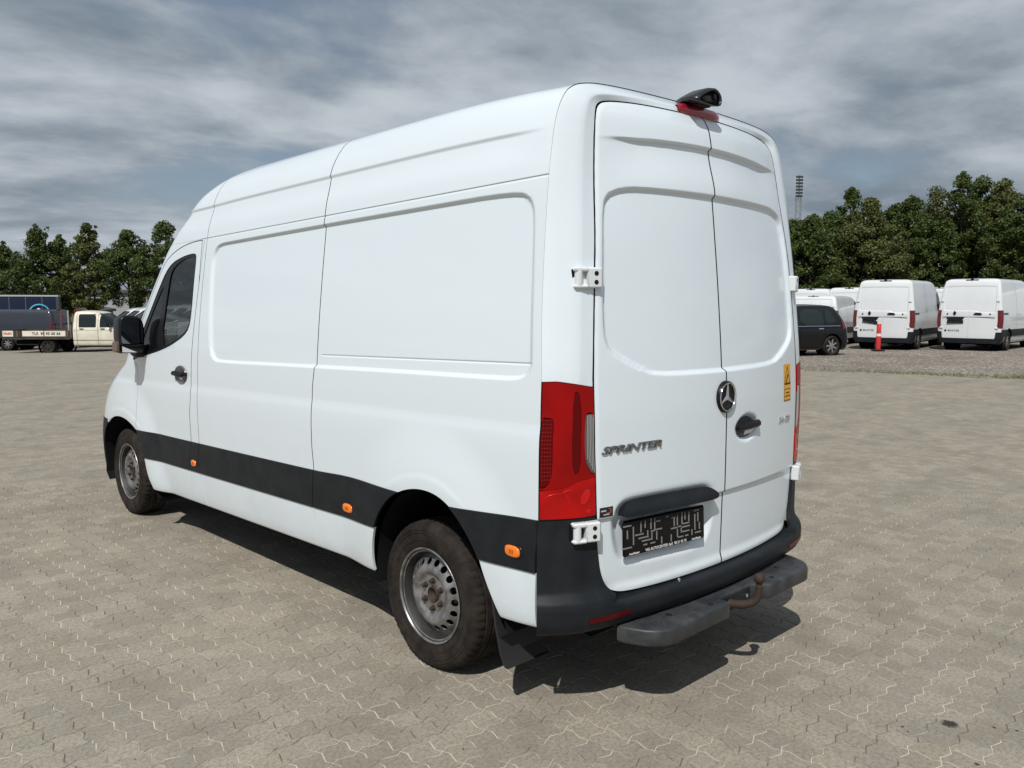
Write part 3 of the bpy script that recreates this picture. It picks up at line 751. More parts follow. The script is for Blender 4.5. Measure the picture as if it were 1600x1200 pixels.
# ---- front door details
vpart('window_seal', SIDE.cuts(inside(WIN, 0.001), lambda V: -np.maximum(poly_sdf(V[:, 1], V[:, 2], QUART), poly_sdf(V[:, 1], V[:, 2], MAING))).off(-0.003), TRIM, front_door, 0.012)
vpart('window_glass', SIDE.cuts(inside(MAING, -0.004)).off(-0.010), GLASS, front_door, 0)
vpart('quarter_glass', SIDE.cuts(inside(QUART, -0.004)).off(-0.008), DGLASS, front_door, 0)
for ch in list(front_door.children):
    c = ch.copy(); COL.objects.link(c); c.parent = front_door_r
def disc_dish(c, ry, rz, name, parent):
    """round finger recess with a dark pull bar, on the side (axis x)"""
    V = []; F = []; n = 36; prof = [(1.0, 0.0015), (0.97, 0.003), (0.90, 0.0015), (0.7, -0.0)]
    return None
def handle_side(yc, zc, parent):
    x0 = -1.0085
    mb = MB(); n = 36
    for k in range(n):
        th = 2*math.pi*k/n
        for s, dx in ((1.0, 0.004), (0.94, -0.004), (0.8, 0.001), (0.0, 0.002)):
            mb.V.append((x0+dx-0.001, yc+0.098*s*math.cos(th), zc+0.062*s*math.sin(th)))
    for k in range(n):
        for i in range(3): a, b = k*4+i, ((k+1) % n)*4+i; mb.F.append([a, a+1, b+1, b])
    mb.build('handle_dish', mat('handle_recess', (0.09, 0.092, 0.096), 0.35, coat=0.3), parent, smooth=True)
    MB().box((x0-0.034, yc-0.092, zc-0.010), (x0-0.012, yc+0.092, zc+0.020), 0.011).box((x0-0.02, yc+0.07, zc-0.006), (x0+0.004, yc+0.10, zc+0.02)).box((x0-0.02, yc-0.10, zc-0.006), (x0+0.004, yc-0.07, zc+0.02)).build('door_handle', TRIM, parent, smooth=True)
    MB().box((x0-0.010, yc-0.055, zc-0.032), (x0-0.004, yc-0.005, zc-0.018)).build('handle_tag', WHITE2, parent)
handle_side(3.555, 1.222-0.006, front_door)
for ch in [c for c in front_door.children if c.name.startswith('handle') or c.name.startswith('door_handle')]:
    c = ch.copy(); COL.objects.link(c); c.parent = front_door_r
# amber side markers on the strips
def marker(y, z, w=0.034, h=0.021):
    x0 = -(half_w(z+RAKE*y)+0.0065)
    if y < 0.5: x0 -= 0.004
    mb = MB(); n = 26; pts = [(math.copysign(abs(math.cos(t))**0.7, math.cos(t)), math.copysign(abs(math.sin(t))**0.7, math.sin(t))) for t in np.linspace(0, 2*math.pi, n, endpoint=False)]
    V = []
    for s, dx in ((1.0, 0.002), (0.96, -0.006), (0.80, -0.0095), (0.5, -0.0105)):
        V += [(x0+dx, y+w*s*p[0], z+h*s*p[1]) for p in pts]
    F = [(i*n+k, i*n+(k+1) % n, (i+1)*n+(k+1) % n, (i+1)*n+k) for i in range(3) for k in range(n)]+[tuple(3*n+k for k in range(n))]
    o = obj('side_marker', V, F, AMBER, van); 
    bz = []
    for s, dx in ((1.22, 0.001), (1.14, -0.004), (1.02, -0.004)): bz += [(x0+dx, y+w*s*p[0], z+h*s*1.02*p[1]) for p in pts]
    b_ = obj('marker_bezel', bz, [(i*n+k, i*n+(k+1) % n, (i+1)*n+(k+1) % n, (i+1)*n+k) for i in range(2) for k in range(n)], TRIM, o)
    mb = MB()
    for q in range(3): mb.box((x0-0.0118, y-0.012+q*0.009, z-0.008), (x0-0.0104, y-0.007+q*0.009, z+0.008))
    mb.build('reflector_mark', mat('amber_dark', (0.42, 0.085, 0.008), 0.3), o)
    c = mirror_of(o)
    for ch in o.children: d = ch.copy(); COL.objects.link(d); d.parent = c
marker(3.377, 0.628, 0.038, 0.022); marker(1.478, 0.668, 0.046, 0.0235); marker(0.262, 0.716, 0.044, 0.0245)

# ---- mirrors
def mirror_unit():
    o = empty('wing_mirror', parent=van)
    P0 = chaikin([(-1.218, 1.40), (-1.222, 1.44), (-1.219, 1.57), (-1.205, 1.602), (-1.17, 1.612), (-1.10, 1.606), (-1.065, 1.585), (-1.050, 1.53), (-1.050, 1.40), (-1.07, 1.388), (-1.20, 1.388)], 1)
    c = P0.mean(0); n = len(P0); V = []; F = []
    for s, y in ((0.90, 4.168), (0.99, 4.172), (1.03, 4.20), (1.0, 4.27), (0.86, 4.34), (0.5, 4.385)):
        V += [(p[0], y, p[1]) for p in (c+(P0-c)*s)]
    L = 6; F = [(i*n+k, i*n+(k+1) % n, (i+1)*n+(k+1) % n, (i+1)*n+k) for i in range(L-1) for k in range(n)]+[tuple((L-1)*n+k for k in range(n))]
    hs = obj('mirror_housing', V, F, TRIM, o)
    Vg = [(p[0], 4.171, p[1]) for p in (c+np.array([-0.002, 0.008])+(P0-c)*0.90)]
    obj('mirror_glass', Vg, [tuple(range(n))], mat('mirror_pane', (0.16, 0.17, 0.19), 0.03, 1.0), o, smooth=False)
    # lower bowl with blind-spot glass, white cap, lamp
    MB().prism([(4.18, 1.40), (4.36, 1.40), (4.36, 1.345), (4.20, 1.338), (4.178, 1.36)], 0, -1.212, -1.06).build('mirror_bowl', TRIM, o)
    MB().add([(-1.208, 4.175, 1.390), (-1.208, 4.175, 1.347), (-1.105, 4.175, 1.343)], [(0, 1, 2)]).build('blind_spot_glass', mat('pale_cap', (0.62, 0.63, 0.64), 0.25), o)
    MB().box((-1.236, 4.19, 1.345), (-1.212, 4.31, 1.425), 0.012).build('indicator_lens', mat('smoked_amber', (0.10, 0.055, 0.04), 0.12, coat=0.7), o, smooth=True)
    MB().box((-1.085, 4.24, 1.30), (-0.985, 4.40, 1.39), 0.02).box((-1.01, 4.20, 1.275), (-0.975, 4.45, 1.385), 0.01).build('mirror_arm', TRIM, o, smooth=True)
    o.location = (0.035, 0, 0)
    c = copy_tree(o, van); c.scale = (-1, 1, 1); c.location = (-0.035, 0, 0)
mirror_unit()

# ---- cab interior
MB().prism([(4.28, 0.9), (4.62, 0.9), (4.66, 1.20), (4.55, 1.27), (4.42, 1.25), (4.32, 1.12)], 0, -0.80, 0.80).build('dashboard', SEATM, van)
for sx in (-0.48, 0.48):
    MB().box((sx-0.24, 3.5, 0.82), (sx+0.24, 4.02, 0.98), 0.05).prism([(3.52, 0.95), (3.64, 0.95), (3.54, 1.52), (3.42, 1.52)], 0, sx-0.22, sx+0.22).box((sx-0.13, 3.40, 1.54), (sx+0.13, 3.50, 1.68), 0.04).build('cab_seat', SEATM, van)
sw = [(-0.48+0.2*math.cos(t), 4.22+0.09*math.sin(t), 1.24+0.18*math.sin(t)) for t in np.linspace(0, 2*math.pi, 25)]
MB().tube(sw, 0.016, 8, cap=False).tube([(-0.48, 4.22, 1.24), (-0.48, 4.45, 1.12)], 0.03, 8).build('steering_wheel', SEATM, van, smooth=True)

# ---- wheels
def wheel(parent, yc, rz=0.0):
    w = empty('wheel', (0, yc, 0.345), parent=parent)
    # tyre
    prof = [(0.215, -0.930), (0.226, -0.944), (0.242, -0.950), (0.275, -0.956), (0.300, -0.9575), (0.318, -0.956), (0.332, -0.950), (0.342, -0.940), (0.3485, -0.927),
            (0.3505, -0.905), (0.345, -0.902), (0.345, -0.896), (0.351, -0.893), (0.352, -0.86), (0.345, -0.857), (0.345, -0.849), (0.352, -0.846), (0.352, -0.82), (0.345, -0.817), (0.345, -0.809),
            (0.351, -0.806), (0.350, -0.775), (0.340, -0.755), (0.31, -0.738), (0.25, -0.742), (0.215, -0.75)]
    n = 168; V = []; F = []; m_ = len(prof)
    for k in range(n):
        th = 2*math.pi*k/n
        for i, (r, h) in enumerate(prof):
            if 6 <= i <= 9 or i in (20, 21, 22): r = r-(0.0045 if k % 3 == 0 else 0.0)
            z = r*math.sin(th)
            rr = r
            y_, z_ = rr*math.cos(th), rr*math.sin(th)
            z_ = max(z_, -0.3455)                              # flattened contact patch
            if z_ < -0.30 and i < 9: h = h-0.006*min(1.0, (-0.30-z_)/0.04)
            V.append((h, y_, z_))
    for k in range(n):
        for i in range(m_-1): a, b = k*m_+i, ((k+1) % n)*m_+i; F.append((a, b, b+1, a+1))
    t = obj('tyre', V, F, RUBBER, w); t.data.set_sharp_from_angle(angle=R(30))
    mb = MB()                                                     # raised rings on the sidewall
    for rr, hh in ((0.262, -0.9545), (0.297, -0.9585), (0.312, -0.958)):
        mb.lathe([(rr-0.0025, hh+0.002), (rr-0.001, hh-0.0012), (rr+0.001, hh-0.0012), (rr+0.0025, hh+0.002)], 0, (0, 0, 0), 96)
    mb.build('sidewall_ring', RUBBER, w, smooth=True)
    MB().lathe([(0.206, -0.937), (0.2225, -0.9435), (0.2265, -0.948), (0.2245, -0.9515), (0.2195, -0.9505), (0.2155, -0.9455)], 0, (0, 0, 0), 96).build('rim_lip', STEEL, w, smooth=True)
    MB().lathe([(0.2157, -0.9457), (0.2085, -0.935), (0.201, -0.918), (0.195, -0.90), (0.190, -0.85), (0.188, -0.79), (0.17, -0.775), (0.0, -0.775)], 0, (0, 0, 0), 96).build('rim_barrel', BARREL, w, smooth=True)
    # pressed disc with round vents
    fr = pchip([0.0, 0.038, 0.088, 0.100, 0.113, 0.128, 0.142, 0.158, 0.176, 0.195], [-0.918, -0.918, -0.919, -0.927, -0.9365, -0.938, -0.932, -0.921, -0.908, -0.895])
    rs = np.concatenate([np.linspace(0.036, 0.13, 22), np.linspace(0.134, 0.195, 18)]); ths = np.linspace(0, 2*math.pi, 289)
    Rr, Th = np.meshgrid(rs, ths, indexing='ij')
    P = np.stack([fr(Rr), Rr*np.cos(Th), Rr*np.sin(Th)], -1); sh = grid_sheet(P)
    if sh.N[:, 0].mean() > 0: sh = grid_sheet(P[::-1])
    nh = 18
    def vents(V):
        r_ = np.hypot(V[:, 1], V[:, 2]); a = np.arctan2(V[:, 2], V[:, 1]); a = (a+math.pi/nh) % (2*math.pi/nh)-math.pi/nh
        return np.hypot(r_*np.cos(a)-0.1585, (r_*np.sin(a))*0.86)-0.0148
    def bolth(V):
        r_ = np.hypot(V[:, 1], V[:, 2]); a = np.arctan2(V[:, 2], V[:, 1]); a = (a) % (2*math.pi/6)-math.pi/6
        return np.hypot(r_*np.cos(a)-0.066, r_*np.sin(a))-0.0135
    sh = sh.cuts(vents)
    V, F, N = sh.mesh(0.006); rim = obj('rim_disc', V, F, STEEL, w, N)
    MB().lathe([(0.037, -0.905), (0.0365, -0.925), (0.034, -0.928), (0.030, -0.920), (0.012, -0.905), (0.0, -0.905)], 0, (0, 0, 0), 40).build('hub', RUST, w, smooth=True)
    for k in range(6):
        a = math.pi/6+k*math.pi/3; c = (0, 0.066*math.cos(a), 0.066*math.sin(a))
        MB().lathe([(0.0150, -0.915), (0.0150, -0.922), (0.0105, -0.924), (0.0105, -0.937), (0.0075, -0.9405), (0.0, -0.9405)], 0, c, 10).build('wheel_bolt', RUST, w, smooth=True)
    w.rotation_euler = (rz, 0, 0)
    c = copy_tree(w, parent); c.scale = (-1, 1, 1)
    return w
W_R = wheel(van, 0.9008, 0.0); W_F = wheel(van, 4.823, 0.0)
# mud flaps
def flap(pts, x0, x1, th=0.012):
    mb = MB(); n = len(pts); V = []
    for x in (x0, x1):
        for (y, z) in pts: V.append((x, y, z))
        for (y, z) in pts[::-1]: V.append((x, y-th, z))
    m_ = 2*n; F = [tuple(range(m_))[::-1], tuple(range(m_, 2*m_))]+[(i, (i+1) % m_, m_+(i+1) % m_, m_+i) for i in range(m_)]
    o = obj('mud_flap', V, F, mat('flap_rubber', (0.016, 0.016, 0.018), 0.6), van, smooth=False); mirror_of(o)
flap([(0.475, 0.665), (0.455, 0.58), (0.425, 0.48), (0.405, 0.36), (0.372, 0.24), (0.345, 0.195), (0.335, 0.19)], -0.985, -0.735)
flap([(4.285, 0.70), (4.275, 0.55), (4.245, 0.40), (4.215, 0.27), (4.20, 0.205)], -0.955, -0.76)

# ================================================================== rear end
yc_f = pchip([0.38, 0.515, 0.75, 0.936, 1.215, 1.425, 1.6, 1.8, 2.03, 2.2, 2.395, 2.47, 2.53, 2.60], [-0.061, -0.064, -0.068, -0.070, -0.069, -0.060, -0.047, -0.029, -0.005, 0.014, 0.037, 0.052, 0.082, 0.13])
cb_f = pchip([0.3, 1.9, 2.4, 2.6], [0.122, 0.125, 0.165, 0.16])
def rear_y(x, z): return yc_f(z)+cb_f(z)*x*x
_half = [(0.0, 0.515), (0.35, 0.517), (0.60, 0.523), (0.695, 0.535), (0.745, 0.575), (0.772, 0.65), (0.785, 0.75), (0.795, 0.92), (0.806, 1.18), (0.806, 1.42), (0.788, 1.65), (0.765, 1.89), (0.737, 2.13),
         (0.705, 2.36), (0.690, 2.45), (0.670, 2.495), (0.620, 2.522), (0.45, 2.534), (0.2, 2.536), (0.0, 2.535)]
DOORS = chaikin(_half[1:-1]+[(-x, z) for x, z in _half[1:-1][::-1]], 2)
REC_R = chaikin([(-0.90, 2.178), (0.5, 2.178), (-0.26, 2.178), (-0.50, 2.174), (-0.60, 2.164), (-0.665, 2.142), (-0.698, 2.10), (-0.725, 1.888), (-0.742, 1.644), (-0.735, 1.55), (-0.695, 1.508), (-0.548, 1.437), (-0.47, 1.418),
                 (-0.25, 1.410), (0.5, 1.407)][1:], 1)
PLT = chaikin([(-0.690, 0.845), (-0.675, 0.885), (-0.62, 0.905), (-0.20, 0.898), (-0.125, 0.885), (-0.085, 0.84), (-0.085, 0.76), (-0.115, 0.67), (-0.17, 0.640), (-0.60, 0.655), (-0.655, 0.68), (-0.682, 0.75)], 2)
def seam_x(z): return 0.012*(1-sstep(z, 1.395, 1.425))-0.006
def rear_relief(x, z):
    ax = -np.abs(x)
    D = 0.017*sstep(poly_sdf(ax, z, REC_R), -0.011, 0.009)
    D = D+0.012*(1-sstep(z, 0.843, 0.855))*sstep(z, 0.52, 0.57)
    D = D+0.026*sstep(poly_sdf(x, z, PLT), -0.03, 0.022)
    tp = 1-sstep(np.abs(x), 0.45, 0.73)
    zc = 2.396-0.05*x*x
    D = D+0.019*tp*(1-sstep(z, zc-0.014, zc))*sstep(z, zc-0.20, zc-0.03)
    e = ((x-0.195)/0.112)**2+((z-1.128)/0.062)**2
    D = D+0.022*(1-sstep(e, 0.55, 1.0))
    D = D+0.005*(1-sstep(poly_sdf(x, z, DOORS), 0.0, 0.014))
    return D
def rear_grid():
    xs = np.arange(-0.83, 0.8301, 0.0092)
    z = [np.arange(0.49, 2.56, 0.011)]
    for c, w, st in ((0.848, 0.014, 0.004), (2.386, 0.018, 0.004), (2.174, 0.02, 0.004), (1.415, 0.02, 0.004)): z.append(np.arange(c-w, c+w, st))
    z = np.unique(np.round(np.concatenate(z), 4)); z = z[np.concatenate([[True], np.diff(z) > 0.0015])]
    X, Z = np.meshgrid(xs, z); Y = rear_y(X, Z)+rear_relief(X, Z)
    return grid_sheet(np.stack([X, Y, Z], -1))
REAR = rear_grid()
in_doors = lambda V: poly_sdf(V[:, 0], V[:, 2], DOORS)-0.001
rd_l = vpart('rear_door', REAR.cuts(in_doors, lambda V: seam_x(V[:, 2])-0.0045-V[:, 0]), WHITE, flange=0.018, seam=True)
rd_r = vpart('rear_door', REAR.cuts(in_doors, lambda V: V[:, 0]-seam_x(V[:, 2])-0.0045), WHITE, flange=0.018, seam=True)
# rubber behind the gaps
P_ = np.stack(np.meshgrid(np.linspace(-0.86, 0.86, 30), np.linspace(0.48, 2.56, 30)), -1)
Pb = np.stack([P_[..., 0], rear_y(P_[..., 0], P_[..., 1])+0.046, P_[..., 1]], -1)
vpart('door_seal', grid_sheet(Pb).cut(lambda V: poly_sdf(V[:, 0], V[:, 2], DOORS)+0.012), BLACK, flange=0)
def on_rear(V, x0, z0, lift=0.0):
    """wrap flat lettering (x right, y up, z out) onto the rear doors"""
    V = np.array(V, float); x = x0+V[:, 0]; z = z0+V[:, 1]
    y = rear_y(x, z)+rear_relief(x, z)-lift-V[:, 2]
    return np.column_stack([x, y, z])
# rear frame: pillars + header, swept between side seam and doors
def frame_curve(Bp, Dp, yB, yD, nw=26):
    """cross-curve from the side seam to the door edge (positions in x,z plus y)"""
    Bp, Dp = np.array(Bp), np.array(Dp); Cx = Dp+0.36*(Bp-Dp); yC = yD+0.30*(yB-yD)-0.015
    Q = Bp+0.22*(Dp-Bp); yQ = yB-0.48*(yB-yC)
    w1 = np.linspace(0, 1, 12)
    seg1 = [(1-t)**2*np.r_[Bp, yB]+2*t*(1-t)*np.r_[Q, yQ]+t*t*np.r_[Cx, yC] for t in w1]
    A = seg1[-3]; seg1 = seg1[:-2]; E = np.r_[Cx+0.22*(Dp-Cx), yC+0.22*(yD-yC)]; K = np.r_[Cx, yC]
    seg2 = [(1-t)**2*A+2*t*(1-t)*K+t*t*E for t in np.linspace(0, 1, 8)[1:]]
    seg3 = [E+(np.r_[Dp, yD]-E)*t for t in np.linspace(0, 1, 6)[1:]]
    return np.array(seg1+seg2+seg3)
def door_edge_x(z): 
    zz = [p[1] for p in _half[5:15]]; xx = [p[0] for p in _half[5:15]]; return np.interp(z, zz, xx)+0.007
def rear_frame():
    cols = []
    for z in np.concatenate([np.arange(0.55, 2.38, 0.012)]):
        xd = door_edge_x(z); cols.append(frame_curve((half_w(z), z), (xd, z), yR_f(z), rear_y(xd, z)+0.004))
    nlow = len(cols)
    # round the top corner and along the header
    Bs = np.array([(x, z) for x, z in zip(pfx(_sd), pfz(_sd)) if z >= 2.38]); De = np.array([(x, z) for x, z in DOORS if x >= -0.001 and z >= 2.372])
    De = De[np.argsort(-np.arctan2(De[:, 0], De[:, 1]-1.6))]
    def arc(Pp): s = np.concatenate([[0], np.cumsum(np.hypot(*np.diff(Pp, axis=0).T))]); return s
    sB, sD = arc(Bs), arc(De)
    cB = sB[np.argmin(np.abs(Bs[:, 0]-0.79))]; cD = sD[np.argmin(np.abs(De[:, 0]-0.66))]
    for q in np.concatenate([np.linspace(0, 1, 22), np.linspace(1, 2, 40)[1:]]):
        b = q*cB if q <= 1 else cB+(q-1)*(sB[-1]-cB); d = q*cD if q <= 1 else cD+(q-1)*(sD[-1]-cD)
        Bp = (np.interp(b, sB, Bs[:, 0]), np.interp(b, sB, Bs[:, 1])); Dp = np.array((np.interp(d, sD, De[:, 0]), np.interp(d, sD, De[:, 1])))
        Dp = Dp+0.006*np.array([min(1, Dp[0]*3), 1])/1.2
        cols.append(frame_curve(Bp, Dp, yR_f(Bp[1]), rear_y(Dp[0], Dp[1])+0.004))
    C = np.array(cols)          # [s, w, (x,z,y)]
    return np.stack([-C[..., 0], C[..., 2], C[..., 1]], -1)
LT, LB = 1.4085, 0.8725
def light_top(V): return LT-0.026*np.clip((V[:, 0]+0.95)/0.13, 0, 1)-V[:, 2]
FRM = rear_frame(); FRAME = grid_sheet(FRM)
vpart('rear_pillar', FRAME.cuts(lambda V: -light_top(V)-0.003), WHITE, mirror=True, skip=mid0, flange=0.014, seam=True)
# tail lights follow the same corner
LT, LB = 1.4085, 0.8725
TL_RED = mat('tail_lens_red', (0.27, 0.0006, 0.001), 0.2, coat=0.3, spec=0.12, coat_rough=0.02, var=0.22, vscale=7, detail=1)
TL_DARK = mat('tail_lens_deep', (0.09, 0.0006, 0.001), 0.2, coat=0.12, spec=0.15)
TL_CLEAR = mat('tail_lens_clear', (0.13, 0.13, 0.125), 0.15, 0.5, coat=0.6)
TL_BRIGHT = mat('tail_lens_bright', (0.52, 0.003, 0.003), 0.15, coat=0.4, spec=0.3)
def light_bot(V): return V[:, 2]-LB+0.03*np.clip((-0.82-V[:, 0])/0.18, 0, 1)*0.0+0.0*V[:, 2]
lens = FRAME.cuts(light_top, light_bot, lambda V: -V[:, 0]-door_edge_x(V[:, 2])-0.0005, lambda V: yR_f(V[:, 2])-0.003-V[:, 1])
u_in = lambda V: (-V[:, 0]-door_edge_x(V[:, 2]))/(half_w(V[:, 2])-door_edge_x(V[:, 2]))      # 0 at door, 1 at side
CLR = chaikin([(-0.02, 1.285), (0.20, 1.285), (0.225, 1.26), (0.225, 1.11), (0.19, 1.075), (-0.02, 1.015)], 1)
clr = lambda g: (lambda V: poly_sdf(u_in(V), V[:, 2], CLR)-g)
RFX = chaikin([(1.02, 1.275), (0.80, 1.27), (0.80, 1.245), (0.80, 1.06), (0.86, 1.005), (1.02, 0.99)], 1)
rfx = lambda g: (lambda V: poly_sdf(u_in(V), V[:, 2], RFX)-g)
def ell(cu, cz, ru, rz_, rot=0.0, n=24): 
    return np.array([(cu+ru*math.cos(t), cz+rz_*math.sin(t)+rot*ru*math.cos(t)) for t in np.linspace(0, 2*math.pi, n, endpoint=False)])
ZONES = [('brake_lens', chaikin([(0.30, 1.36), (0.47, 1.375), (0.48, 1.10), (0.45, 1.045), (0.36, 1.05), (0.31, 1.10)], 1), TL_DARK),
         ('turn_facet', ell(0.22, 0.955, 0.12, 0.030, -0.12), TL_BRIGHT), ('lower_facet', ell(0.16, 0.895, 0.10, 0.011), TL_BRIGHT)]
LOWZ = np.array([(-0.1, 0.80), (1.1, 0.80), (1.1, 0.985), (0.6, 0.995), (0.35, 1.02), (-0.1, 1.03)])
zf = lambda poly, g: (lambda V: poly_sdf(u_in(V), V[:, 2], poly)-g)
allz = lambda V: -np.max([poly_sdf(u_in(V), V[:, 2], p_) for _, p_, _ in ZONES]+[clr(0)(V), rfx(0)(V), poly_sdf(u_in(V), V[:, 2], LOWZ)], axis=0)
tl = vpart('tail_light', lens.cuts(allz).off(0.005), TL_RED, flange=0.02)
vpart('reverse_lens', lens.cuts(clr(0.006)).off(0.0035), TL_CLEAR, tl, 0.01)
vpart('reflex_lens', lens.cuts(rfx(0.004)).off(0.0035), TL_DARK, tl, 0.01)
vpart('turn_lens', lens.cuts(zf(LOWZ, 0.0008), lambda V: -np.max([poly_sdf(u_in(V), V[:, 2], p_) for _, p_, _ in ZONES]+[clr(0)(V), rfx(0)(V)], axis=0)).off(0.0042), mat('turn_lens_red', (0.40, 0.0012, 0.0015), 0.18, coat=0.4, spec=0.15, var=0.35, vscale=9, detail=1), tl, 0.006)
for nm, p_, m_ in ZONES: vpart(nm, lens.cuts(zf(p_, 0.001)).off(0.0025), m_, tl, 0.006)
def sweep_pt(uu, z, lift):
    xd = door_edge_x(z); C = frame_curve((half_w(z), z), (xd, z), yR_f(z), rear_y(xd, z)+0.004); uc = (C[:, 0]-xd)/(half_w(z)-xd)
    x = -np.interp(uu, uc[::-1], C[::-1, 0]); y = np.interp(uu, uc[::-1], C[::-1, 2]); a = uu*1.0
    return np.array([x, y, z])+np.array([-math.sin(a), -math.cos(a), 0])*lift
for q, (u0, z0, u1, z1) in enumerate(((0.45, 0.985, 0.66, 0.972), (0.66, 0.972, 0.93, 0.958), (0.52, 0.93, 0.60, 0.975))):
    pts = [sweep_pt(u0+(u1-u0)*t, z0+(z1-z0)*t+0.006*math.sin(math.pi*t), 0.004) for t in np.linspace(0, 1, 7)]
    mbv = MB().tube(pts, [0.0006, 0.0016, 0.0024, 0.0026, 0.0024, 0.0016, 0.0006], 6)
    mbv.V = [tuple(v) for v in Wd(np.array(mbv.V))]; mbv.build('lens_ridge', TL_BRIGHT, tl, smooth=True)
for q in range(5):
    pts = [sweep_pt(0.02+0.036*q, z, 0.0045) for z in np.linspace(1.045+0.014*q, 1.275, 10)]; MBp = MB().tube(pts, 0.0016, 5)
    MBp.V = [tuple(v) for v in Wd(np.array(MBp.V))]; MBp.build('lens_flute', mat('lens_rib', (0.30, 0.30, 0.29), 0.2, coat=0.6), tl, smooth=True)
MBp = MB()
for q in range(4):
    for r_ in range(16): MBp.sphere(sweep_pt(0.835+0.04*q, 1.03+0.0155*r_, 0.0038), 0.0024, 6, 4)
MBp.V = [tuple(v) for v in Wd(np.array(MBp.V))]; tag(MBp.build('reflex_studs', mat('reflex_bead', (0.34, 0.006, 0.006), 0.2, coat=0.6), tl, smooth=True), kind='stuff')
c = mirror_of(tl)
for ch in tl.children: d = ch.copy(); COL.objects.link(d); d.parent = c
# black backing behind the lamp
vpart('lamp_backing', FRAME.cuts(above(0.60)).off(-0.022), BLACK, mirror=True, flange=0)

# ---- bumper
def bumper_grid():
    base = frame_curve((1.006, 0.0), (0.80, 0.0), 0.135, rear_y(0.80, 0.62)+0.004)
    left = np.stack([-base[:, 0], base[:, 2]], 1); xs = np.linspace(-0.79, 0.0, 40); mid = np.stack([xs, rear_y(xs, 0.62)], 1)
    half = np.vstack([left, mid]); full = np.vstack([half, np.stack([-half[::-1][1:, 0], half[::-1][1:, 1]], 1)])
    T = np.gradient(full, axis=0); Nn = np.stack([T[:, 1], -T[:, 0]], 1); Nn /= np.linalg.norm(Nn, axis=1, keepdims=True)
    wgt = np.clip(-Nn[:, 1], 0, 1)**0.8
    of = pchip([0.385, 0.40, 0.42, 0.455, 0.50, 0.53, 0.55, 0.575, 0.62, 0.88], [-0.05, 0.005, 0.032, 0.044, 0.046, 0.040, 0.024, 0.008, 0.003, 0.002])
    zs = np.concatenate([[0.385, 0.39, 0.395, 0.40, 0.41, 0.42], np.arange(0.43, 0.60, 0.006), np.arange(0.60, 0.8725, 0.012), [0.8695]])
    oc = pchip([0.385, 0.40, 0.42, 0.455, 0.485, 0.497, 0.504, 0.507, 0.509, 0.88], [-0.05, 0.005, 0.030, 0.042, 0.043, 0.037, 0.020, 0.004, -0.012, -0.012])
    kx = sstep(np.abs(full[:, 0]), 0.66, 0.74)
    zs = np.unique(np.concatenate([zs, np.arange(0.494, 0.512, 0.0015)]))
    P = []
    for z in zs:
        o = (of(z)*kx+oc(z)*(1-kx))*(0.12+0.88*wgt); shrink = (half_w(max(z, 0.43))-1.006)*(1-wgt)
        q = full+Nn*(o+shrink)[:, None]; P.append(np.column_stack([q, np.full(len(q), z)]))
    return grid_sheet(np.array(P))
BUMP = bumper_grid()
DO = chaikin(_half[1:-1]+[(-x, z) for x, z in _half[1:-1][::-1]], 2)
bmp = vpart('rear_bumper', BUMP.cuts(lambda V: -poly_sdf(V[:, 0], V[:, 2], DO)-0.007), PLASTIC, flange=0.02)
# red reflectors low in the bumper corners
for sx in (-1, 1):
    x0, x1 = (-0.86, -0.655) if sx < 0 else (0.655, 0.86)
    s_ = BUMP.cuts(lambda V: V[:, 0]-x0, lambda V: x1-V[:, 0], above(0.447), below(0.467)).off(0.003)
    vpart('bumper_reflector', s_, mat('reflector_red', (0.07, 0.002, 0.003), 0.25, spec=0.2), bmp, 0.006)
mb = MB()
for x in (-0.36,):
    mb.lathe([(0.008, 0), (0.008, -0.004), (0.0, -0.005)], 1, (x, rear_y(x, 0.53)-0.035, 0.528), 12)
mb.build('bumper_screw', CHROME, bmp, smooth=True)

# ---- step board and tow hitch
_hs = [(0.665, 0.01), (0.695, -0.02), (0.690, -0.055), (0.655, -0.135), (0.630, -0.165), (0.585, -0.195), (0.545, -0.2025)]
stp = np.array([(-x, y) for x, y in _hs]+[(-0.155, -0.2025), (-0.135, -0.197), (-0.120, -0.137), (-0.112, -0.130), (0.140, -0.130), (0.150, -0.136), (0.195, -0.192), (0.215, -0.2025)]+_hs[::-1])
V = []; n = len(stp)
for d, z in ((0.014, 0.328), (0.003, 0.334), (0.0, 0.342), (0.0, 0.392), (0.002, 0.398), (0.007, 0.401)):
    V += [(p[0], p[1], z) for p in inset(stp, d)]
F = [(i*n+k, i*n+(k+1) % n, (i+1)*n+(k+1) % n, (i+1)*n+k) for i in range(5) for k in range(n)]+[tuple(range(n))[::-1], tuple(5*n+k for k in range(n))]
STEPM = mat('step_plastic', (0.022, 0.025, 0.029), 0.42, spec=0.4, var=0.5, vscale=11, bump=0.15, bscale=500, var2=(0.05, 0.051, 0.053))
step = obj('rear_step', V, F, STEPM, van); step.data.set_sharp_from_angle(angle=R(50))
for k in range(7):
    y = -0.04-0.0215*k
    for (a, b) in (((-0.61, 0.61),) if y > -0.115 else ((-0.575+(k-3)*0.012, -0.15), (0.205, 0.575-(k-3)*0.012))):
        MB().box((a, y-0.004, 0.398), (b, y+0.004, 0.4032), 0.0015).build('tread_rib', STEPM, step)
for x, y in ((-0.45, -0.10), (-0.22, -0.155), (0.45, -0.10), (0.30, -0.155)):
    MB().lathe([(0.013, 0.4005), (0.012, 0.4035), (0.007, 0.4035), (0.006, 0.398), (0, 0.398)], 2, (x, y, 0), 12).build('step_bolt', TRIM, step, smooth=True)
for sx in (-0.52, 0.52): MB().box((sx-0.03, -0.1, 0.33), (sx+0.03, 0.25, 0.40)).build('step_bracket', BLACK, step)
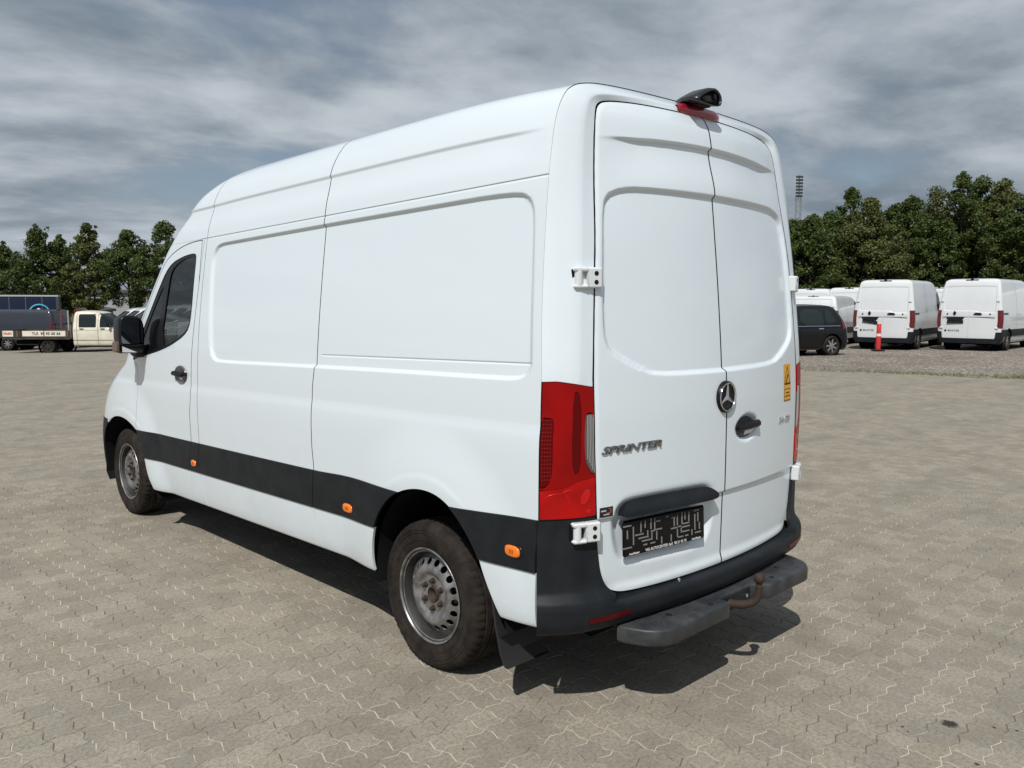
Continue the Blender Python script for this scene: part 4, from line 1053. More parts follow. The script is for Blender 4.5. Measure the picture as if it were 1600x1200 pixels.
MB().box((-0.11, -0.134, 0.315), (0.145, -0.121, 0.388), 0.003).build('hitch_plate', PLASTIC, step)
for x in (-0.06, 0.105): MB().lathe([(0.010, -0.134), (0.010, -0.142), (0, -0.143)], 1, (x, 0, 0.358), 8).build('plate_bolt', CHROME, step)
hk = empty('tow_hook', parent=van)
MB().sphere((0.0175, -0.25, 0.486), 0.0252, 20, 14).build('tow_ball', RUST, hk, smooth=True)
MB().tube([(0.0175, -0.25, 0.475), (0.0175, -0.25, 0.455), (0.0175, -0.25, 0.452), (0.0175, -0.25, 0.44), (0.0175, -0.249, 0.415), (0.014, -0.243, 0.390), (0.005, -0.225, 0.370), (-0.010, -0.195, 0.358), (-0.028, -0.155, 0.354), (-0.045, -0.10, 0.354)],
          [0.0125, 0.0125, 0.0165, 0.0165, 0.0155, 0.017, 0.019, 0.0195, 0.0195, 0.0195], 16).build('hook_neck', RUST, hk, smooth=True)

# ---- hinges
def hinge(x, z, ang):
    """hinge built flat, then turned to lie along the pillar"""
    h = empty('door_hinge', parent=van); y = float(rear_y(x, z))+0.006; ca, sa = math.cos(ang), math.sin(ang)
    def fin(mb, name, m, smooth=True):
        mb.V = [(x+ca*a-sa*b, y+sa*a+ca*b, z+c_) for a, b, c_ in mb.V]; return mb.build(name, m, h, smooth=smooth)
    fin(MB().box((-0.006, -0.026, -0.040), (0.058, 0.02, 0.040), 0.006).box((-0.062, -0.028, 0.022), (0.0, 0.018, 0.041), 0.006).box((-0.062, -0.028, -0.042), (0.0, 0.018, -0.026), 0.006), 'hinge_leaf', WHITE2)
    fin(MB().lathe([(0.0, -0.036), (0.0165, -0.036), (0.0165, 0.036), (0.0, 0.036)], 2, (-0.040, -0.012, 0), 16), 'hinge_pin', WHITE2)
    fin(MB().box((-0.068, -0.008, -0.033), (-0.02, 0.03, 0.033), 0.004), 'hinge_pocket', BLACK, False)
    for dz in (0.017, -0.017): fin(MB().lathe([(0.0, -0.0272), (0.0092, -0.0272), (0.0092, -0.02)], 1, (0.030, 0, dz), 14), 'hinge_bolt', TRIM)
    return h
for hx, hz in ((-0.812, 1.806), (-0.846, 0.812)):
    h = hinge(hx, hz, R(-24)); c = copy_tree(h, van); c.scale = (-1, 1, 1)

# ---- badges, plate, handle, stickers
def badge(txt, x0, z0, size, wdt, m, parent, name='badge_letter', **kw):
    """each letter of the raised badge is its own piece, laid out to the wanted width"""
    V, F = text_mesh(txt, size, **kw)
    sc = wdt/(V[:, 0].max()-V[:, 0].min()); V[:, 0] = (V[:, 0]-V[:, 0].min())*sc; V[:, 1] -= V[:, 1].min()
    V[:, 2] -= V[:, 2].min()
    return obj(name, Wd(on_rear(V, x0, z0, 0.0008)), F, m, parent, smooth=False)
badge('SPRINTER', -0.778, 1.112, 0.042, 0.325, BADGE, rd_l, 'model_badge', bold=0.0008, shear=0.28, extrude=0.003)
badge('314 CDI', 0.545, 1.108, 0.040, 0.150, CHROME, rd_r, 'engine_badge', bold=0.0008, shear=0.28, extrude=0.002)
def star():
    cx, cz, y0 = -0.006, 1.288, -0.0665
    e = empty('star_emblem', parent=rd_r)
    MB().lathe([(0.0, -0.008), (0.060, -0.008), (0.0605, -0.012), (0.063, -0.016), (0.068, -0.0165), (0.0715, -0.012), (0.073, -0.002), (0.073, 0.008)], 1, (cx, y0, cz), 56).build('emblem_base', TRIM, e, smooth=True)
    MB().lathe([(0.0585, -0.010), (0.0590, -0.0155), (0.0615, -0.0185), (0.0645, -0.0185), (0.0665, -0.0155), (0.067, -0.010)], 1, (cx, y0, cz), 64).build('emblem_ring', CHROME, e, smooth=True)
    mb = MB()
    for k in range(3):
        a = math.pi/2+k*2*math.pi/3; d = np.array([math.cos(a), math.sin(a)]); p = np.array([-d[1], d[0]])
        tip = 0.061*d; l = 0.0115*p; q = np.array([math.cos(a+math.pi/3), math.sin(a+math.pi/3)])*0.0125; q2 = np.array([math.cos(a-math.pi/3), math.sin(a-math.pi/3)])*0.0125
        V = [(cx, y0-0.0195, cz), (cx+q[0], y0-0.011, cz+q[1]), (cx+tip[0], y0-0.0165, cz+tip[1]), (cx+q2[0], y0-0.011, cz+q2[1]), (cx+tip[0]-0.002*p[0], y0-0.011, cz+tip[1]-0.002*p[1]), (cx+tip[0]+0.002*p[0], y0-0.011, cz+tip[1]+0.002*p[1])]
        mb.add(V, [(0, 1, 5, 2), (0, 2, 4, 3)])
    mb.build('emblem_star', mat('satin_chrome', (0.6, 0.61, 0.62), 0.28, 1.0), e)
star()
# rear handle
vpart('handle_dish', REAR.cuts(lambda V: 0.66-((V[:, 0]-0.195)/0.112)**2-((V[:, 2]-1.128)/0.062)**2).off(0.0012), mat('handle_recess', (0.09, 0.092, 0.096), 0.35, coat=0.3), rd_r, 0)
hd = empty('rear_handle', parent=rd_r); xh, zh = 0.195, 1.132; yh = float(rear_y(xh, zh))
MB().box((xh-0.112, yh-0.020, zh-0.010), (xh+0.100, yh+0.004, zh+0.026), 0.011).box((xh-0.105, yh-0.006, zh-0.006), (xh-0.075, yh+0.026, zh+0.02)).box((xh+0.065, yh-0.006, zh-0.006), (xh+0.095, yh+0.026, zh+0.02)).build('handle_bar', TRIM, hd, smooth=True)
MB().add([(xh-0.030, yh-0.005, zh-0.018), (xh+0.055, yh-0.005, zh-0.014), (xh+0.04, yh+0.006, zh-0.034), (xh-0.02, yh+0.006, zh-0.038)], [(0, 1, 2, 3)]).build('release_tag', WHITE2, hd)
# number plate trim and plate holder
TRM = chaikin([(-0.692, 0.848), (-0.680, 0.878), (-0.645, 0.905), (-0.58, 0.912), (-0.20, 0.905), (-0.13, 0.895), (-0.085, 0.865), (-0.082, 0.842), (-0.14, 0.838), (-0.40, 0.846), (-0.62, 0.845)], 2)
gx_ = np.arange(-0.70, -0.07, 0.008); gz_ = np.arange(0.83, 0.92, 0.006)
X, Z = np.meshgrid(gx_, gz_); Y = rear_y(X, Z)-0.004-0.026*(1-sstep(Z, 0.856, 0.915))
vpart('plate_trim', grid_sheet(np.stack([X, Y, Z], -1)).cuts(lambda V: poly_sdf(V[:, 0], V[:, 2], TRM)), PLASTIC, rd_l, 0.045)
ph = empty('plate_holder', parent=rd_l)
pw, phh = 0.255, 0.0745
ang = math.atan2(float(rear_y(-0.14, 0.75)-rear_y(-0.67, 0.75)), 0.53)
ph.location = (-0.412, float(rear_y(-0.412, 0.75))+0.012, 0.752-0.004); ph.rotation_euler = (R(-3), R(0.8), ang)
MB().box((-pw, -0.016, -phh), (pw, 0.0, phh), 0.008).build('holder_frame', mat('holder_black', (0.005, 0.005, 0.0055), 0.3, spec=0.2), ph, smooth=True)
SLOT = [(-0.235, 0.045, 0.045, 0), (-0.235, -0.045, 0.05, 0), (-0.20, 0.0, 0.075, 1), (-0.235, 0.01, 0.035, 1), (-0.155, 0.03, 0.045, 1), (-0.13, 0.038, 0.03, 1), (-0.165, 0.0, 0.05, 0), (-0.14, -0.016, 0.06, 0), (-0.115, -0.005, 0.03, 1),
        (-0.12, -0.03, 0.06, 0), (-0.09, -0.018, 0.032, 1), (-0.095, 0.035, 0.045, 1), (-0.072, 0.03, 0.05, 1), (-0.05, 0.04, 0.025, 0), (-0.05, 0.005, 0.045, 0), (-0.085, 0.003, 0.02, 0), (-0.06, -0.02, 0.035, 1),
        (-0.13, -0.047, 0.022, 0), (-0.085, -0.047, 0.028, 0), (0.045, 0.04, 0.026, 0), (0.05, 0.02, 0.035, 1), (0.07, 0.025, 0.045, 1), (0.10, 0.03, 0.05, 1), (0.12, 0.036, 0.03, 1), (0.145, 0.03, 0.04, 1), (0.05, -0.006, 0.04, 0), (0.085, -0.004, 0.02, 0),
        (0.125, 0.004, 0.045, 0), (0.125, -0.010, 0.05, 0), (0.07, -0.03, 0.035, 1), (0.095, -0.022, 0.02, 1), (0.12, -0.03, 0.055, 0), (0.09, -0.05, 0.035, 0), (0.13, -0.05, 0.02, 0), (0.165, -0.042, 0.025, 1), (0.195, 0.05, 0.036, 0), (0.185, 0.0, 0.07, 1), (0.215, -0.02, 0.03, 1), (0.205, 0.02, 0.04, 1), (0.205, -0.047, 0.04, 0),
        (0.005, 0.05, 0.012, 0), (-0.03, -0.045, 0.03, 1), (0.03, -0.045, 0.03, 1)]
for (x, z, l, v) in SLOT:
    w = 0.0026; a, b = ((l/2, w) if not v else (w, l/2)); z += 0.008; MB().box((x-a, -0.0185, z-b), (x+a, -0.0155, z+b)).build('holder_spring', mat('grey_spring', (0.19, 0.19, 0.185), 0.45), ph)
for txt, x, sz, m_ in (('VIG AUTOCENTER ApS  98 21 92 75', 0.0, 0.0165, 'plate_text'), ('AutoMester', -0.195, 0.0125, 'plate_text'), ('AutoMester', 0.195, 0.0125, 'plate_text')):
    V, F = text_mesh(txt, sz, bold=0.0004, align='CENTER'); V = np.column_stack([V[:, 0]+x, np.full(len(V), -0.0168), V[:, 1]-0.0685])
    obj('holder_lettering', V, F, mat('plate_text', (0.7, 0.7, 0.7), 0.5), ph, smooth=False)
# yellow warning sticker (right door) and small dealer sticker (left door)
def sticker(x0, z0, x1, z1, m, parent, name, lift=0.0012):
    xs = np.linspace(x0, x1, 6); zs = np.linspace(z0, z1, 10); X, Z = np.meshgrid(xs, zs); Y = rear_y(X, Z)+rear_relief(X, Z)-lift
    return vpart(name, grid_sheet(np.stack([X, Y, Z], -1)), m, parent, 0.0)
YEL = mat('sticker_yellow', (0.72, 0.36, 0.012), 0.4); INK = mat('sticker_ink', (0.02, 0.014, 0.006), 0.5)
st = sticker(0.608, 1.210, 0.704, 1.398, YEL, rd_r, 'warning_sticker')
def ink(polys, parent, m=INK, lift=0.002, name='sticker_print'):
    V = []; F = []
    for p in polys: F.append(tuple(range(len(V), len(V)+len(p)))); V += [(a, b, 0) for a, b in p]
    obj(name, Wd(on_rear(V, 0, 0, lift)), F, m, parent, smooth=False)
cx0 = 0.656
def band(a, b, w):
    a, b = np.array(a), np.array(b); d = (b-a)/np.linalg.norm(b-a); n_ = np.array([-d[1], d[0]])*w/2; return [tuple(a-n_), tuple(b-n_), tuple(b+n_), tuple(a+n_)]
ink([band((cx0-0.039, 1.300), (cx0, 1.388), 0.006), band((cx0+0.039, 1.300), (cx0, 1.388), 0.006), band((cx0-0.043, 1.299), (cx0+0.043, 1.299), 0.010), band((cx0-0.015, 1.307), (cx0+0.008, 1.345), 0.012), band((cx0-0.01, 1.318), (cx0+0.012, 1.338), 0.005),
     band((0.612, 1.272), (0.700, 1.272), 0.003), band((0.612, 1.214), (0.700, 1.214), 0.004), band((0.613, 1.213), (0.613, 1.272), 0.003), band((0.699, 1.213), (0.699, 1.272), 0.003),
     band((0.635, 1.253), (0.68, 1.253), 0.006), band((0.622, 1.236), (0.692, 1.236), 0.005)], st)
st2 = sticker(-0.783, 0.858, -0.716, 0.898, mat('sticker_black', (0.012, 0.012, 0.013), 0.35), rd_l, 'dealer_sticker')
ink([band((-0.778, 0.884), (-0.752, 0.884), 0.006), band((-0.765, 0.868), (-0.735, 0.868), 0.004)], st2, mat('sticker_grey', (0.45, 0.45, 0.45), 0.5))
arcp = [(-0.742+0.016*math.cos(t), 0.882+0.010*math.sin(t)) for t in np.linspace(-2.2, 1.4, 12)]
ink([band(arcp[i], arcp[i+1], 0.003) for i in range(11)], st2, mat('sticker_red', (0.5, 0.12, 0.08), 0.5))

# ---- third brake light and reversing camera
bl = [(x, float(rear_y(x, 2.556))-0.004, 2.556-0.02*x*x) for x in np.linspace(-0.185, 0.135, 15)]
mb = MB(); V = []; F = []; m_ = 7
for i, p in enumerate(bl):
    e = min(1.0, min(i, 14-i)/2.0+0.15); h = 0.024*e**0.5
    for (dy, dz) in ((0.02, -1.0), (-0.006, -1.0), (-0.016, -0.6), (-0.018, 0.2), (-0.010, 0.85), (0.004, 1.05), (0.03, 1.1)): V.append((p[0], p[1]+dy*e**0.5, p[2]+dz*h))
for i in range(14):
    for k in range(m_-1): a = i*m_+k; F.append((a, a+1, a+m_+1, a+m_))
obj('brake_light', V, F, mat('brake_lens', (0.26, 0.004, 0.02), 0.15, coat=0.9), van)
cp = chaikin([(-0.125, 0.0), (-0.05, 0.045), (0.02, 0.072), (0.06, 0.074), (0.10, 0.052), (0.108, 0.02), (0.09, -0.005), (0.02, -0.01), (-0.06, -0.008)], 1)
mb = MB(); V = []; n = len(cp); c0 = cp.mean(0)
for y, s, dz, sq in ((0.17, 0.15, 0.0, 0.3), (0.13, 0.62, 0.006, 0.7), (0.07, 0.9, 0.010, 0.95), (0.01, 1.0, 0.008, 1.0), (-0.018, 0.98, 0.002, 0.98), (-0.024, 0.86, 0.0, 0.86), (-0.010, 0.78, -0.002, 0.76)):
    V += [(-0.058+p[0]*0.92, y+0.035, 2.590+dz+p[1]*0.95) for p in (c0*np.array([1, 0.5])+(cp-c0)*np.array([s, sq]))]
F = [(i*n+k, (i+1)*n+k, (i+1)*n+(k+1) % n, i*n+(k+1) % n) for i in range(6) for k in range(n)]+[tuple(6*n+k for k in range(n))]
rc = empty('reversing_camera', parent=van)
obj('camera_housing', V, F, mat('camera_black', (0.014, 0.014, 0.015), 0.32, coat=0.2), rc)
MB().box((-0.09, 0.045, 2.572), (-0.01, 0.12, 2.60)).build('camera_foot', TRIM, rc)
MB().lathe([(0.014, -0.001), (0.013, -0.010), (0.008, -0.012), (0, -0.0125)], 1, (-0.015, 0.028, 2.612), 16).build('camera_lens', DGLASS, rc, smooth=True)
# ================================================================== OTHER VEHICLES
def circ(cy, cz, r, n=28): return np.array([(cy+r*math.cos(t), cz+r*math.sin(t)) for t in np.linspace(0, 2*math.pi, n, endpoint=False)])
class Vehicle:
    """half-body surface from slices; parts are cut from it and mirrored"""
    def __init__(s, name, P):
        s.P = P; s.root = empty(name)
        pr = np.array(P['prof'], float); sl = np.concatenate([[0], np.cumsum(np.hypot(*np.diff(pr, axis=0).T))])
        fx, fz = pchip(sl, pr[:, 0]), pchip(sl, pr[:, 1]); sv = np.unique(np.concatenate([np.linspace(0, sl[-1], P.get('rows', 64)), sl]))
        yf, yr = pchip(*zip(*P['front'])), pchip(*zip(*P['rear'])); fb, rb, frd, rrd = P['fbow'], P['rbow'], P['frad'], P['rrad']
        s.yr = yr; s.rb = rb; s.hw = lambda z: np.interp(z, pr[:, 1], pr[:, 0])
        rows = []
        for X, z in zip(fx(sv), fz(sv)):
            a, b = float(yf(z)), float(yr(z)); r1, r2 = min(frd, X*0.8), min(rrd, X*0.8)
            F = lambda x: a-fb*x*x
            Rr = lambda x: b+rb*x*x
            yA, yB = F(X)-max(r1, 0.01), Rr(X)+max(r2, 0.01)
            xf = np.linspace(0, -(X-r1), 12); fr = np.stack([xf, F(xf)], 1); t = np.linspace(0, 1, 9)[1:, None]
            c1 = (1-t)**2*fr[-1]+2*t*(1-t)*np.array([-X, F(X)])+t*t*np.array([-X, yA])
            ys = np.linspace(yA, yB, P.get('cols', 110))[1:]; sd = np.stack([np.full(len(ys), -X), ys], 1)
            c2 = (1-t)**2*sd[-1]+2*t*(1-t)*np.array([-X, Rr(X)])+t*t*np.array([-(X-r2), Rr(X-r2)])
            xr = np.linspace(-(X-r2), 0, 12)[1:]; rr = np.stack([xr, Rr(xr)], 1)
            pl = np.vstack([fr, c1, sd, c2, rr]); rows.append(np.column_stack([pl, np.full(len(pl), z)]))
        s.S = grid_sheet(np.array(rows))
    def part(s, name, cuts, m, off=0.0, flange=0.0, both=True, parent=None, join=True):
        sh = s.S.cuts(*cuts).off(off); V, F, N = sh.mesh(flange); par = parent or s.root
        if both and join:
            n = len(V); V2 = V*np.array([-1, 1, 1]); N2 = N*np.array([-1, 1, 1])
            return obj(name, np.vstack([V, V2]), list(F)+[[n+i for i in f[::-1]] for f in F], m, par, np.vstack([N, N2]))
        o = obj(name, V, F, m, par, N)
        if both: mirror_of(o)
        return o
    def wheels(s, ys, r, xo, w=0.2, rim=None, rimr=0.62):
        rim = rim or mat('far_rim', (0.35, 0.35, 0.36), 0.35, 0.8)
        src = None
        for y in ys:
            for sg in (-1, 1):
                if src is None:
                    src = empty('wheel', parent=s.root)
                    MB().lathe([(r*rimr*0.9, 0.02), (r*rimr, 0.0), (r*0.86, -0.012), (r*0.97, 0.015), (r, 0.05), (r, w-0.03), (r*0.9, w), (r*0.5, w)], 0, (0, 0, 0), 32).build('tyre', RUBBER, src, smooth=True)
                    MB().lathe([(r*rimr, 0.004), (r*rimr*0.93, 0.02), (r*rimr*0.86, 0.06), (0, 0.06)], 0, (0, 0, 0), 32).build('rim_barrel', BARREL, src, smooth=True)
                    mb = MB()
                    for k in range(7):
                        a = 2*math.pi*k/7; d = np.array([math.cos(a), math.sin(a)]); p = np.array([-d[1], d[0]])
                        q = [d*0.02+p*r*0.09, d*r*rimr*0.92+p*r*0.06, d*r*rimr*0.92-p*r*0.06, d*0.02-p*r*0.09]
                        mb.prism([tuple(v) for v in q], 0, 0.015, 0.045)
                    mb.lathe([(r*0.14, 0.05), (r*0.14, 0.008), (0, 0.006)], 0, (0, 0, 0), 16).build('rim', rim, src)
                    o = src
                else: o = copy_tree(src, s.root)
                o.location = (sg*xo, y, r); o.scale = (1 if sg < 0 else -1, 1, 1)
    def put(s, loc, az, dz=0.0):
        s.root.location = (loc[0], loc[1], loc[2]+dz); s.root.rotation_euler = (0, 0, -az); return s.root
def place(root, loc, az, dz=0.0): root.location = (loc[0], loc[1], loc[2]+dz); root.rotation_euler = (0, 0, -az); return root
def az_cam(right, fwd): return YAW+math.atan2(right, fwd)
zlt = lambda z: (lambda V: z-V[:, 2])
zgt = lambda z: (lambda V: V[:, 2]-z)
ylt = lambda y: (lambda V: y-V[:, 1])
ygt = lambda y: (lambda V: V[:, 1]-y)
pin = lambda poly, g=0.0: (lambda V: poly_sdf(V[:, 1], V[:, 2], poly)-g)
pout = lambda poly, g=0.0: (lambda V: -poly_sdf(V[:, 1], V[:, 2], poly)-g)
xin = lambda poly, g=0.0: (lambda V: poly_sdf(V[:, 0], V[:, 2], poly)-g)
FARGLASS = mat('far_glass', (0.014, 0.020, 0.021), 0.05, spec=0.4)
FARRED = mat('far_tail_red', (0.11, 0.008, 0.010), 0.2, coat=0.5)
SEAM = mat('seam_shadow', (0.035, 0.036, 0.038), 0.8)

def rear_door_mesh(v, x0, x1, z0, z1, rec, m, parent, name='rear_door', depth=0.03):
    xs = np.linspace(x0, x1, 30); zs = np.linspace(z0, z1, 70); X, Z = np.meshgrid(xs, zs)
    Y = v.yr(Z)+v.rb*X*X-0.014+depth*sstep(poly_sdf(X, Z, rec), -0.02, 0.015)
    sh = grid_sheet(np.stack([X, Y, Z], -1)); V, F, N = sh.mesh(0.02); return obj(name, V, F, m, parent, N)
def surf_text(v, txt, size, x, z, m, parent, name, bold=0.002, spacing=1.3):
    V, F = text_mesh(txt, size, bold=bold, spacing=spacing, align='CENTER'); y = v.yr(z+V[:, 1])+v.rb*(x+V[:, 0])**2-0.018
    obj(name, np.column_stack([x+V[:, 0], y, z+V[:, 1]]), F, m, parent, smooth=False)

def panel_van(name, H=2.5, Wd2=1.03, L=5.68, paint=None, wheels=(1.02, 4.62), wr=0.345, strip=True, low=False, master=True, drop=0.0):
    k = (H-1.35)/(2.5-1.35); zz = lambda z: z if z < 1.35 else 1.35+(z-1.35)*k
    w = Wd2/1.03
    P = dict(prof=[(x*w, zz(z)) for x, z in ((0.90, 0.27), (0.95, 0.32), (0.99, 0.50), (1.015, 0.8), (1.03, 1.05), (1.02, 1.3), (0.988, 1.6), (0.945, 1.95), (0.905, 2.2), (0.868, 2.36), (0.80, 2.445), (0.68, 2.477), (0.4, 2.49), (0.0, 2.5))],
             front=[(0.2, L-0.06), (0.6, L), (0.9, L-0.02), (1.08, L-0.1), (1.2, L-0.42), (zz(1.3), L-0.75), (zz(1.9), L-1.32), (zz(2.15), L-1.58), (zz(2.3), L-1.8), (zz(2.42), L-2.1), (zz(2.48), L-2.6), (zz(2.5), L-3.2)],
             rear=[(0.2, 0.02), (0.6, 0.0), (1.2, 0.0), (zz(1.6), 0.035), (zz(2.2), 0.13), (zz(2.4), 0.19), (zz(2.47), 0.28), (zz(2.5), 0.7)], fbow=0.28, rbow=0.05, frad=0.24, rrad=0.10)
    v = Vehicle(name, P); r = v.root; pt = paint or WHITE2
    arches = [circ(y, wr+0.02, wr+0.075) for y in wheels]
    body = v.part('body', [pout(a) for a in arches], pt)
    for a, y in zip(arches, wheels):
        for sg in (-1, 1):
            q = [p for p in a if p[1] > 0.2]; MB().lathe([(wr+0.08, 0), (wr+0.08, 0.34*1), (0.0, 0.34)], 0, (sg*0.93*w-(0.34 if sg > 0 else 0), y, wr+0.02), 24).build('wheel_housing', BLACK, r)
    MB().box((-0.82*w, 0.2, 0.22), (0.82*w, L-0.6, 0.5)).build('underbody', BLACK, r)
    v.wheels(wheels, wr, 0.985*w, 0.21)
    # cab glass
    WSP = np.array([(-0.84*w, zz(1.36)), (-0.86*w, zz(1.45)), (-0.80*w, zz(2.08)), (-0.72*w, zz(2.16)), (0.2, zz(2.19)), (0.2, zz(1.30)), (-0.75*w, zz(1.31))])
    v.part('windscreen', [ygt(L-2.0), xin(WSP)], FARGLASS, 0.006)
    SW = chaikin([(L-1.05, zz(1.38)), (L-1.5, zz(1.36)), (L-2.05, zz(1.36)), (L-2.16, zz(1.42)), (L-2.14, zz(1.95)), (L-2.05, zz(2.06)), (L-1.80, zz(2.05)), (L-1.62, zz(1.98))], 1)
    v.part('side_window', [pin(SW)], FARGLASS, 0.006, join=False)
    for y in (L-2.25, 0.16+0.5*(L-2.25)): v.part('panel_seam', [ygt(y-0.006), ylt(y+0.006), zgt(0.45)], SEAM, 0.0015, join=False)
    if strip: v.part('side_strip', [zgt(0.50), zlt(0.74), ygt(0.12), ylt(L-0.4)]+[pout(a, -0.01) for a in arches], PLASTIC, 0.012, 0.012, join=False)
    v.part('front_bumper', [zlt(0.72), ygt(L-0.55)]+[pout(a) for a in arches], PLASTIC, 0.012, 0.012)
    v.part('headlight', [ygt(L-0.62), xin(chaikin([(-0.99*w, 0.95), (-0.92*w, 1.10), (-0.66*w, 1.0), (-0.62*w, 0.82), (-0.92*w, 0.80)], 1))], mat('far_lamp', (0.5, 0.52, 0.53), 0.1, 0.2, coat=0.8), 0.006, join=False)
    v.part('grille', [ygt(L-0.4), xin(np.array([(-0.6*w, 0.76), (-0.58*w, 0.98), (0.1, 1.0), (0.1, 0.74)]))], TRIM, 0.006)
    for sg in (-1, 1):
        MB().box((sg*(1.02*w+0.16)-0.07, L-1.36, zz(1.36)), (sg*(1.02*w+0.16)+0.07, L-1.22, zz(1.66)), 0.03).box((min(sg*0.98*w, sg*(1.02*w+0.16)), L-1.33, zz(1.38)), (max(sg*0.98*w, sg*(1.02*w+0.16)), L-1.27, zz(1.44))).build('wing_mirror', TRIM, r, smooth=True)
    # rear
    hw = lambda z: float(v.hw(z))
    zt, zb, zf = zz(2.40), 0.44, 1.17
    for sg in (-1, 1):
        xe = lambda z: hw(z)-0.155
        x0, x1 = (-xe(1.6), -0.006) if sg < 0 else (0.006, xe(1.6))
        recl = chaikin([(-xe(1.6)+0.05, zz(2.17)), (-xe(1.6)+0.03, zz(1.45)), (-xe(1.6)+0.06, zz(1.40)), (0.4, zz(1.40)), (0.4, zz(2.20)), (-xe(1.6)+0.09, zz(2.20))], 1)
        if sg > 0: recl = chaikin([(xe(1.6)-0.05, zz(2.17)), (xe(1.6)-0.03, zz(1.37)), (xe(1.6)-0.06, zz(1.33)), (0.36, zz(1.33)), (0.22, zz(1.40)), (-0.4, zz(1.40)), (-0.4, zz(2.20)), (xe(1.6)-0.09, zz(2.20))], 1)
        d = rear_door_mesh(v, x0, x1, zb, zt, recl, pt, r)
        for hz in (zz(1.72), 0.80): MB().box((sg*(xe(1.6)+0.03)-0.05, float(v.yr(hz))+0.035-0.035, hz-0.03), (sg*(xe(1.6)+0.03)+0.05, float(v.yr(hz))+0.05, hz+0.03), 0.008).build('door_hinge', pt, r)
        MB().box((x0+0.01, -0.0185, zf-0.008), (x1-0.01, -0.010, zf+0.008)).build('door_crease', SEAM, d)
    v.part('tail_light', [ylt(0.165), lambda V: -V[:, 0]-(v.hw(V[:, 2])-0.135), zgt(0.80), zlt(1.40)], FARRED, 0.014, 0.03, join=False)
    v.part('rear_bumper', [ylt(0.42), zlt(0.66 if not low else 0.6), lambda V: np.maximum(0.43-V[:, 2], (-V[:, 0])-(v.hw(V[:, 2])-0.15))]+[pout(a) for a in arches], PLASTIC, 0.03, 0.04)
    MB().box((-0.20, float(v.yr(zz(2.44)))-0.035, zz(2.425)), (0.20, float(v.yr(zz(2.44)))+0.05, zz(2.455)), 0.008).box((-0.04, float(v.yr(zz(2.44)))-0.06, zz(2.44)), (0.04, float(v.yr(zz(2.44)))+0.03, zz(2.50)), 0.01).build('brake_light', TRIM, r)
    MB().box((0.16, -0.05, 1.255), (0.42, -0.012, 1.295), 0.012).box((0.20, -0.03, 1.24), (0.38, -0.012, 1.32), 0.012).build('rear_handle', TRIM, r)
    if master:
        dm = [(-0.44+0.055*c_, 1.30+0.085*s_) for c_, s_ in ((1, 0), (0, 1), (-1, 0), (0, -1))]
        MB().prism([(p[1], p[0]) for p in dm], 1, -0.03, -0.012).build('rhombus_emblem', TRIM, r)
        for x in (-0.68, 0.66): MB().lathe([(0.028, -0.014), (0.026, -0.024), (0, -0.026)], 1, (x, 0.02, 1.27), 14).build('door_lock', TRIM, r)
        surf_text(v, 'MASTER', 0.085, -0.46, 0.665, TRIM, r, 'model_badge'); MB().lathe([(0.035, -0.01), (0.033, -0.022), (0, -0.024)], 1, (-0.72, 0.02, 0.695), 16).build('round_badge', TRIM, r)
        MB().prism([(1.16, -0.70), (1.04, -0.62), (1.04, -0.20), (1.16, -0.12)], 1, -0.026, -0.010).build('plate_recess', PLASTIC, r)
        pl = MB().box((-0.26, -0.012, -0.055), (0.26, 0.0, 0.055), 0.004).build('number_plate_holder', TRIM, r, loc=(-0.41, -0.03, 1.0))
        for q in range(9): MB().box((-0.22+0.05*q, -0.016, -0.025+0.012*(q % 3)), (-0.19+0.05*q, -0.011, -0.018+0.012*(q % 3))).build('holder_slot', mat('grey_spring', (0.30, 0.30, 0.29), 0.45), pl)
        MB().box((-0.34*0, 0, 0), (0.001, 0.001, 0.001)) if False else None
        v.part('side_trim', [zgt(1.255), zlt(1.315), ygt(0.2), ylt(0.75)], TRIM, 0.012, 0.012, join=False)
    return v

AZ_R = az_cam(0.573, 0.82)
GZ = 0.028
mv = panel_van('panel_van'); m1 = mv.put(at_px(1377, 29.4), AZ_R+0.07, GZ)
tag(m1, 'white panel van with crooked black plate holder behind the red post', 'van', 'white vans with rhombus emblem on gravel')
m2 = place(copy_tree(m1), at_px(1511, 28.6), AZ_R+0.17, GZ)
m2['label'] = 'white panel van with straight black plate holder, right of the van behind the red post'
for o in m1.children:
    if o.name.startswith('number_plate_holder'): o.rotation_euler = (0, R(10), 0)
m3 = place(copy_tree(m1), at_px(1690, 31.0), AZ_R+0.17, GZ); m3['label'] = 'white panel van mostly hidden at the end of the gravel row'; m3['group'] = 'white vans with rhombus emblem on gravel'
# low white van behind the dark car
lv = panel_van('panel_van', H=1.98, Wd2=0.97, L=5.1, wheels=(0.95, 4.05), wr=0.33, master=False, low=True)
l1 = lv.put(at_px(800+11.55/32.06*CAM_F, 32.06), AZ_R, GZ); tag(l1, 'low roof white van with dark tail light strip, behind the black car', 'van')
l1b = MB().prism(chaikin([(0.84, 0.0), (1.70, 0.10), (1.86, 0.155), (1.78, 0.17), (0.84, 0.10)], 1), 0, 0.78, 0.885).build('tall_tail_light', mat('tall_tail', (0.02, 0.006, 0.007), 0.15, coat=0.6), l1)
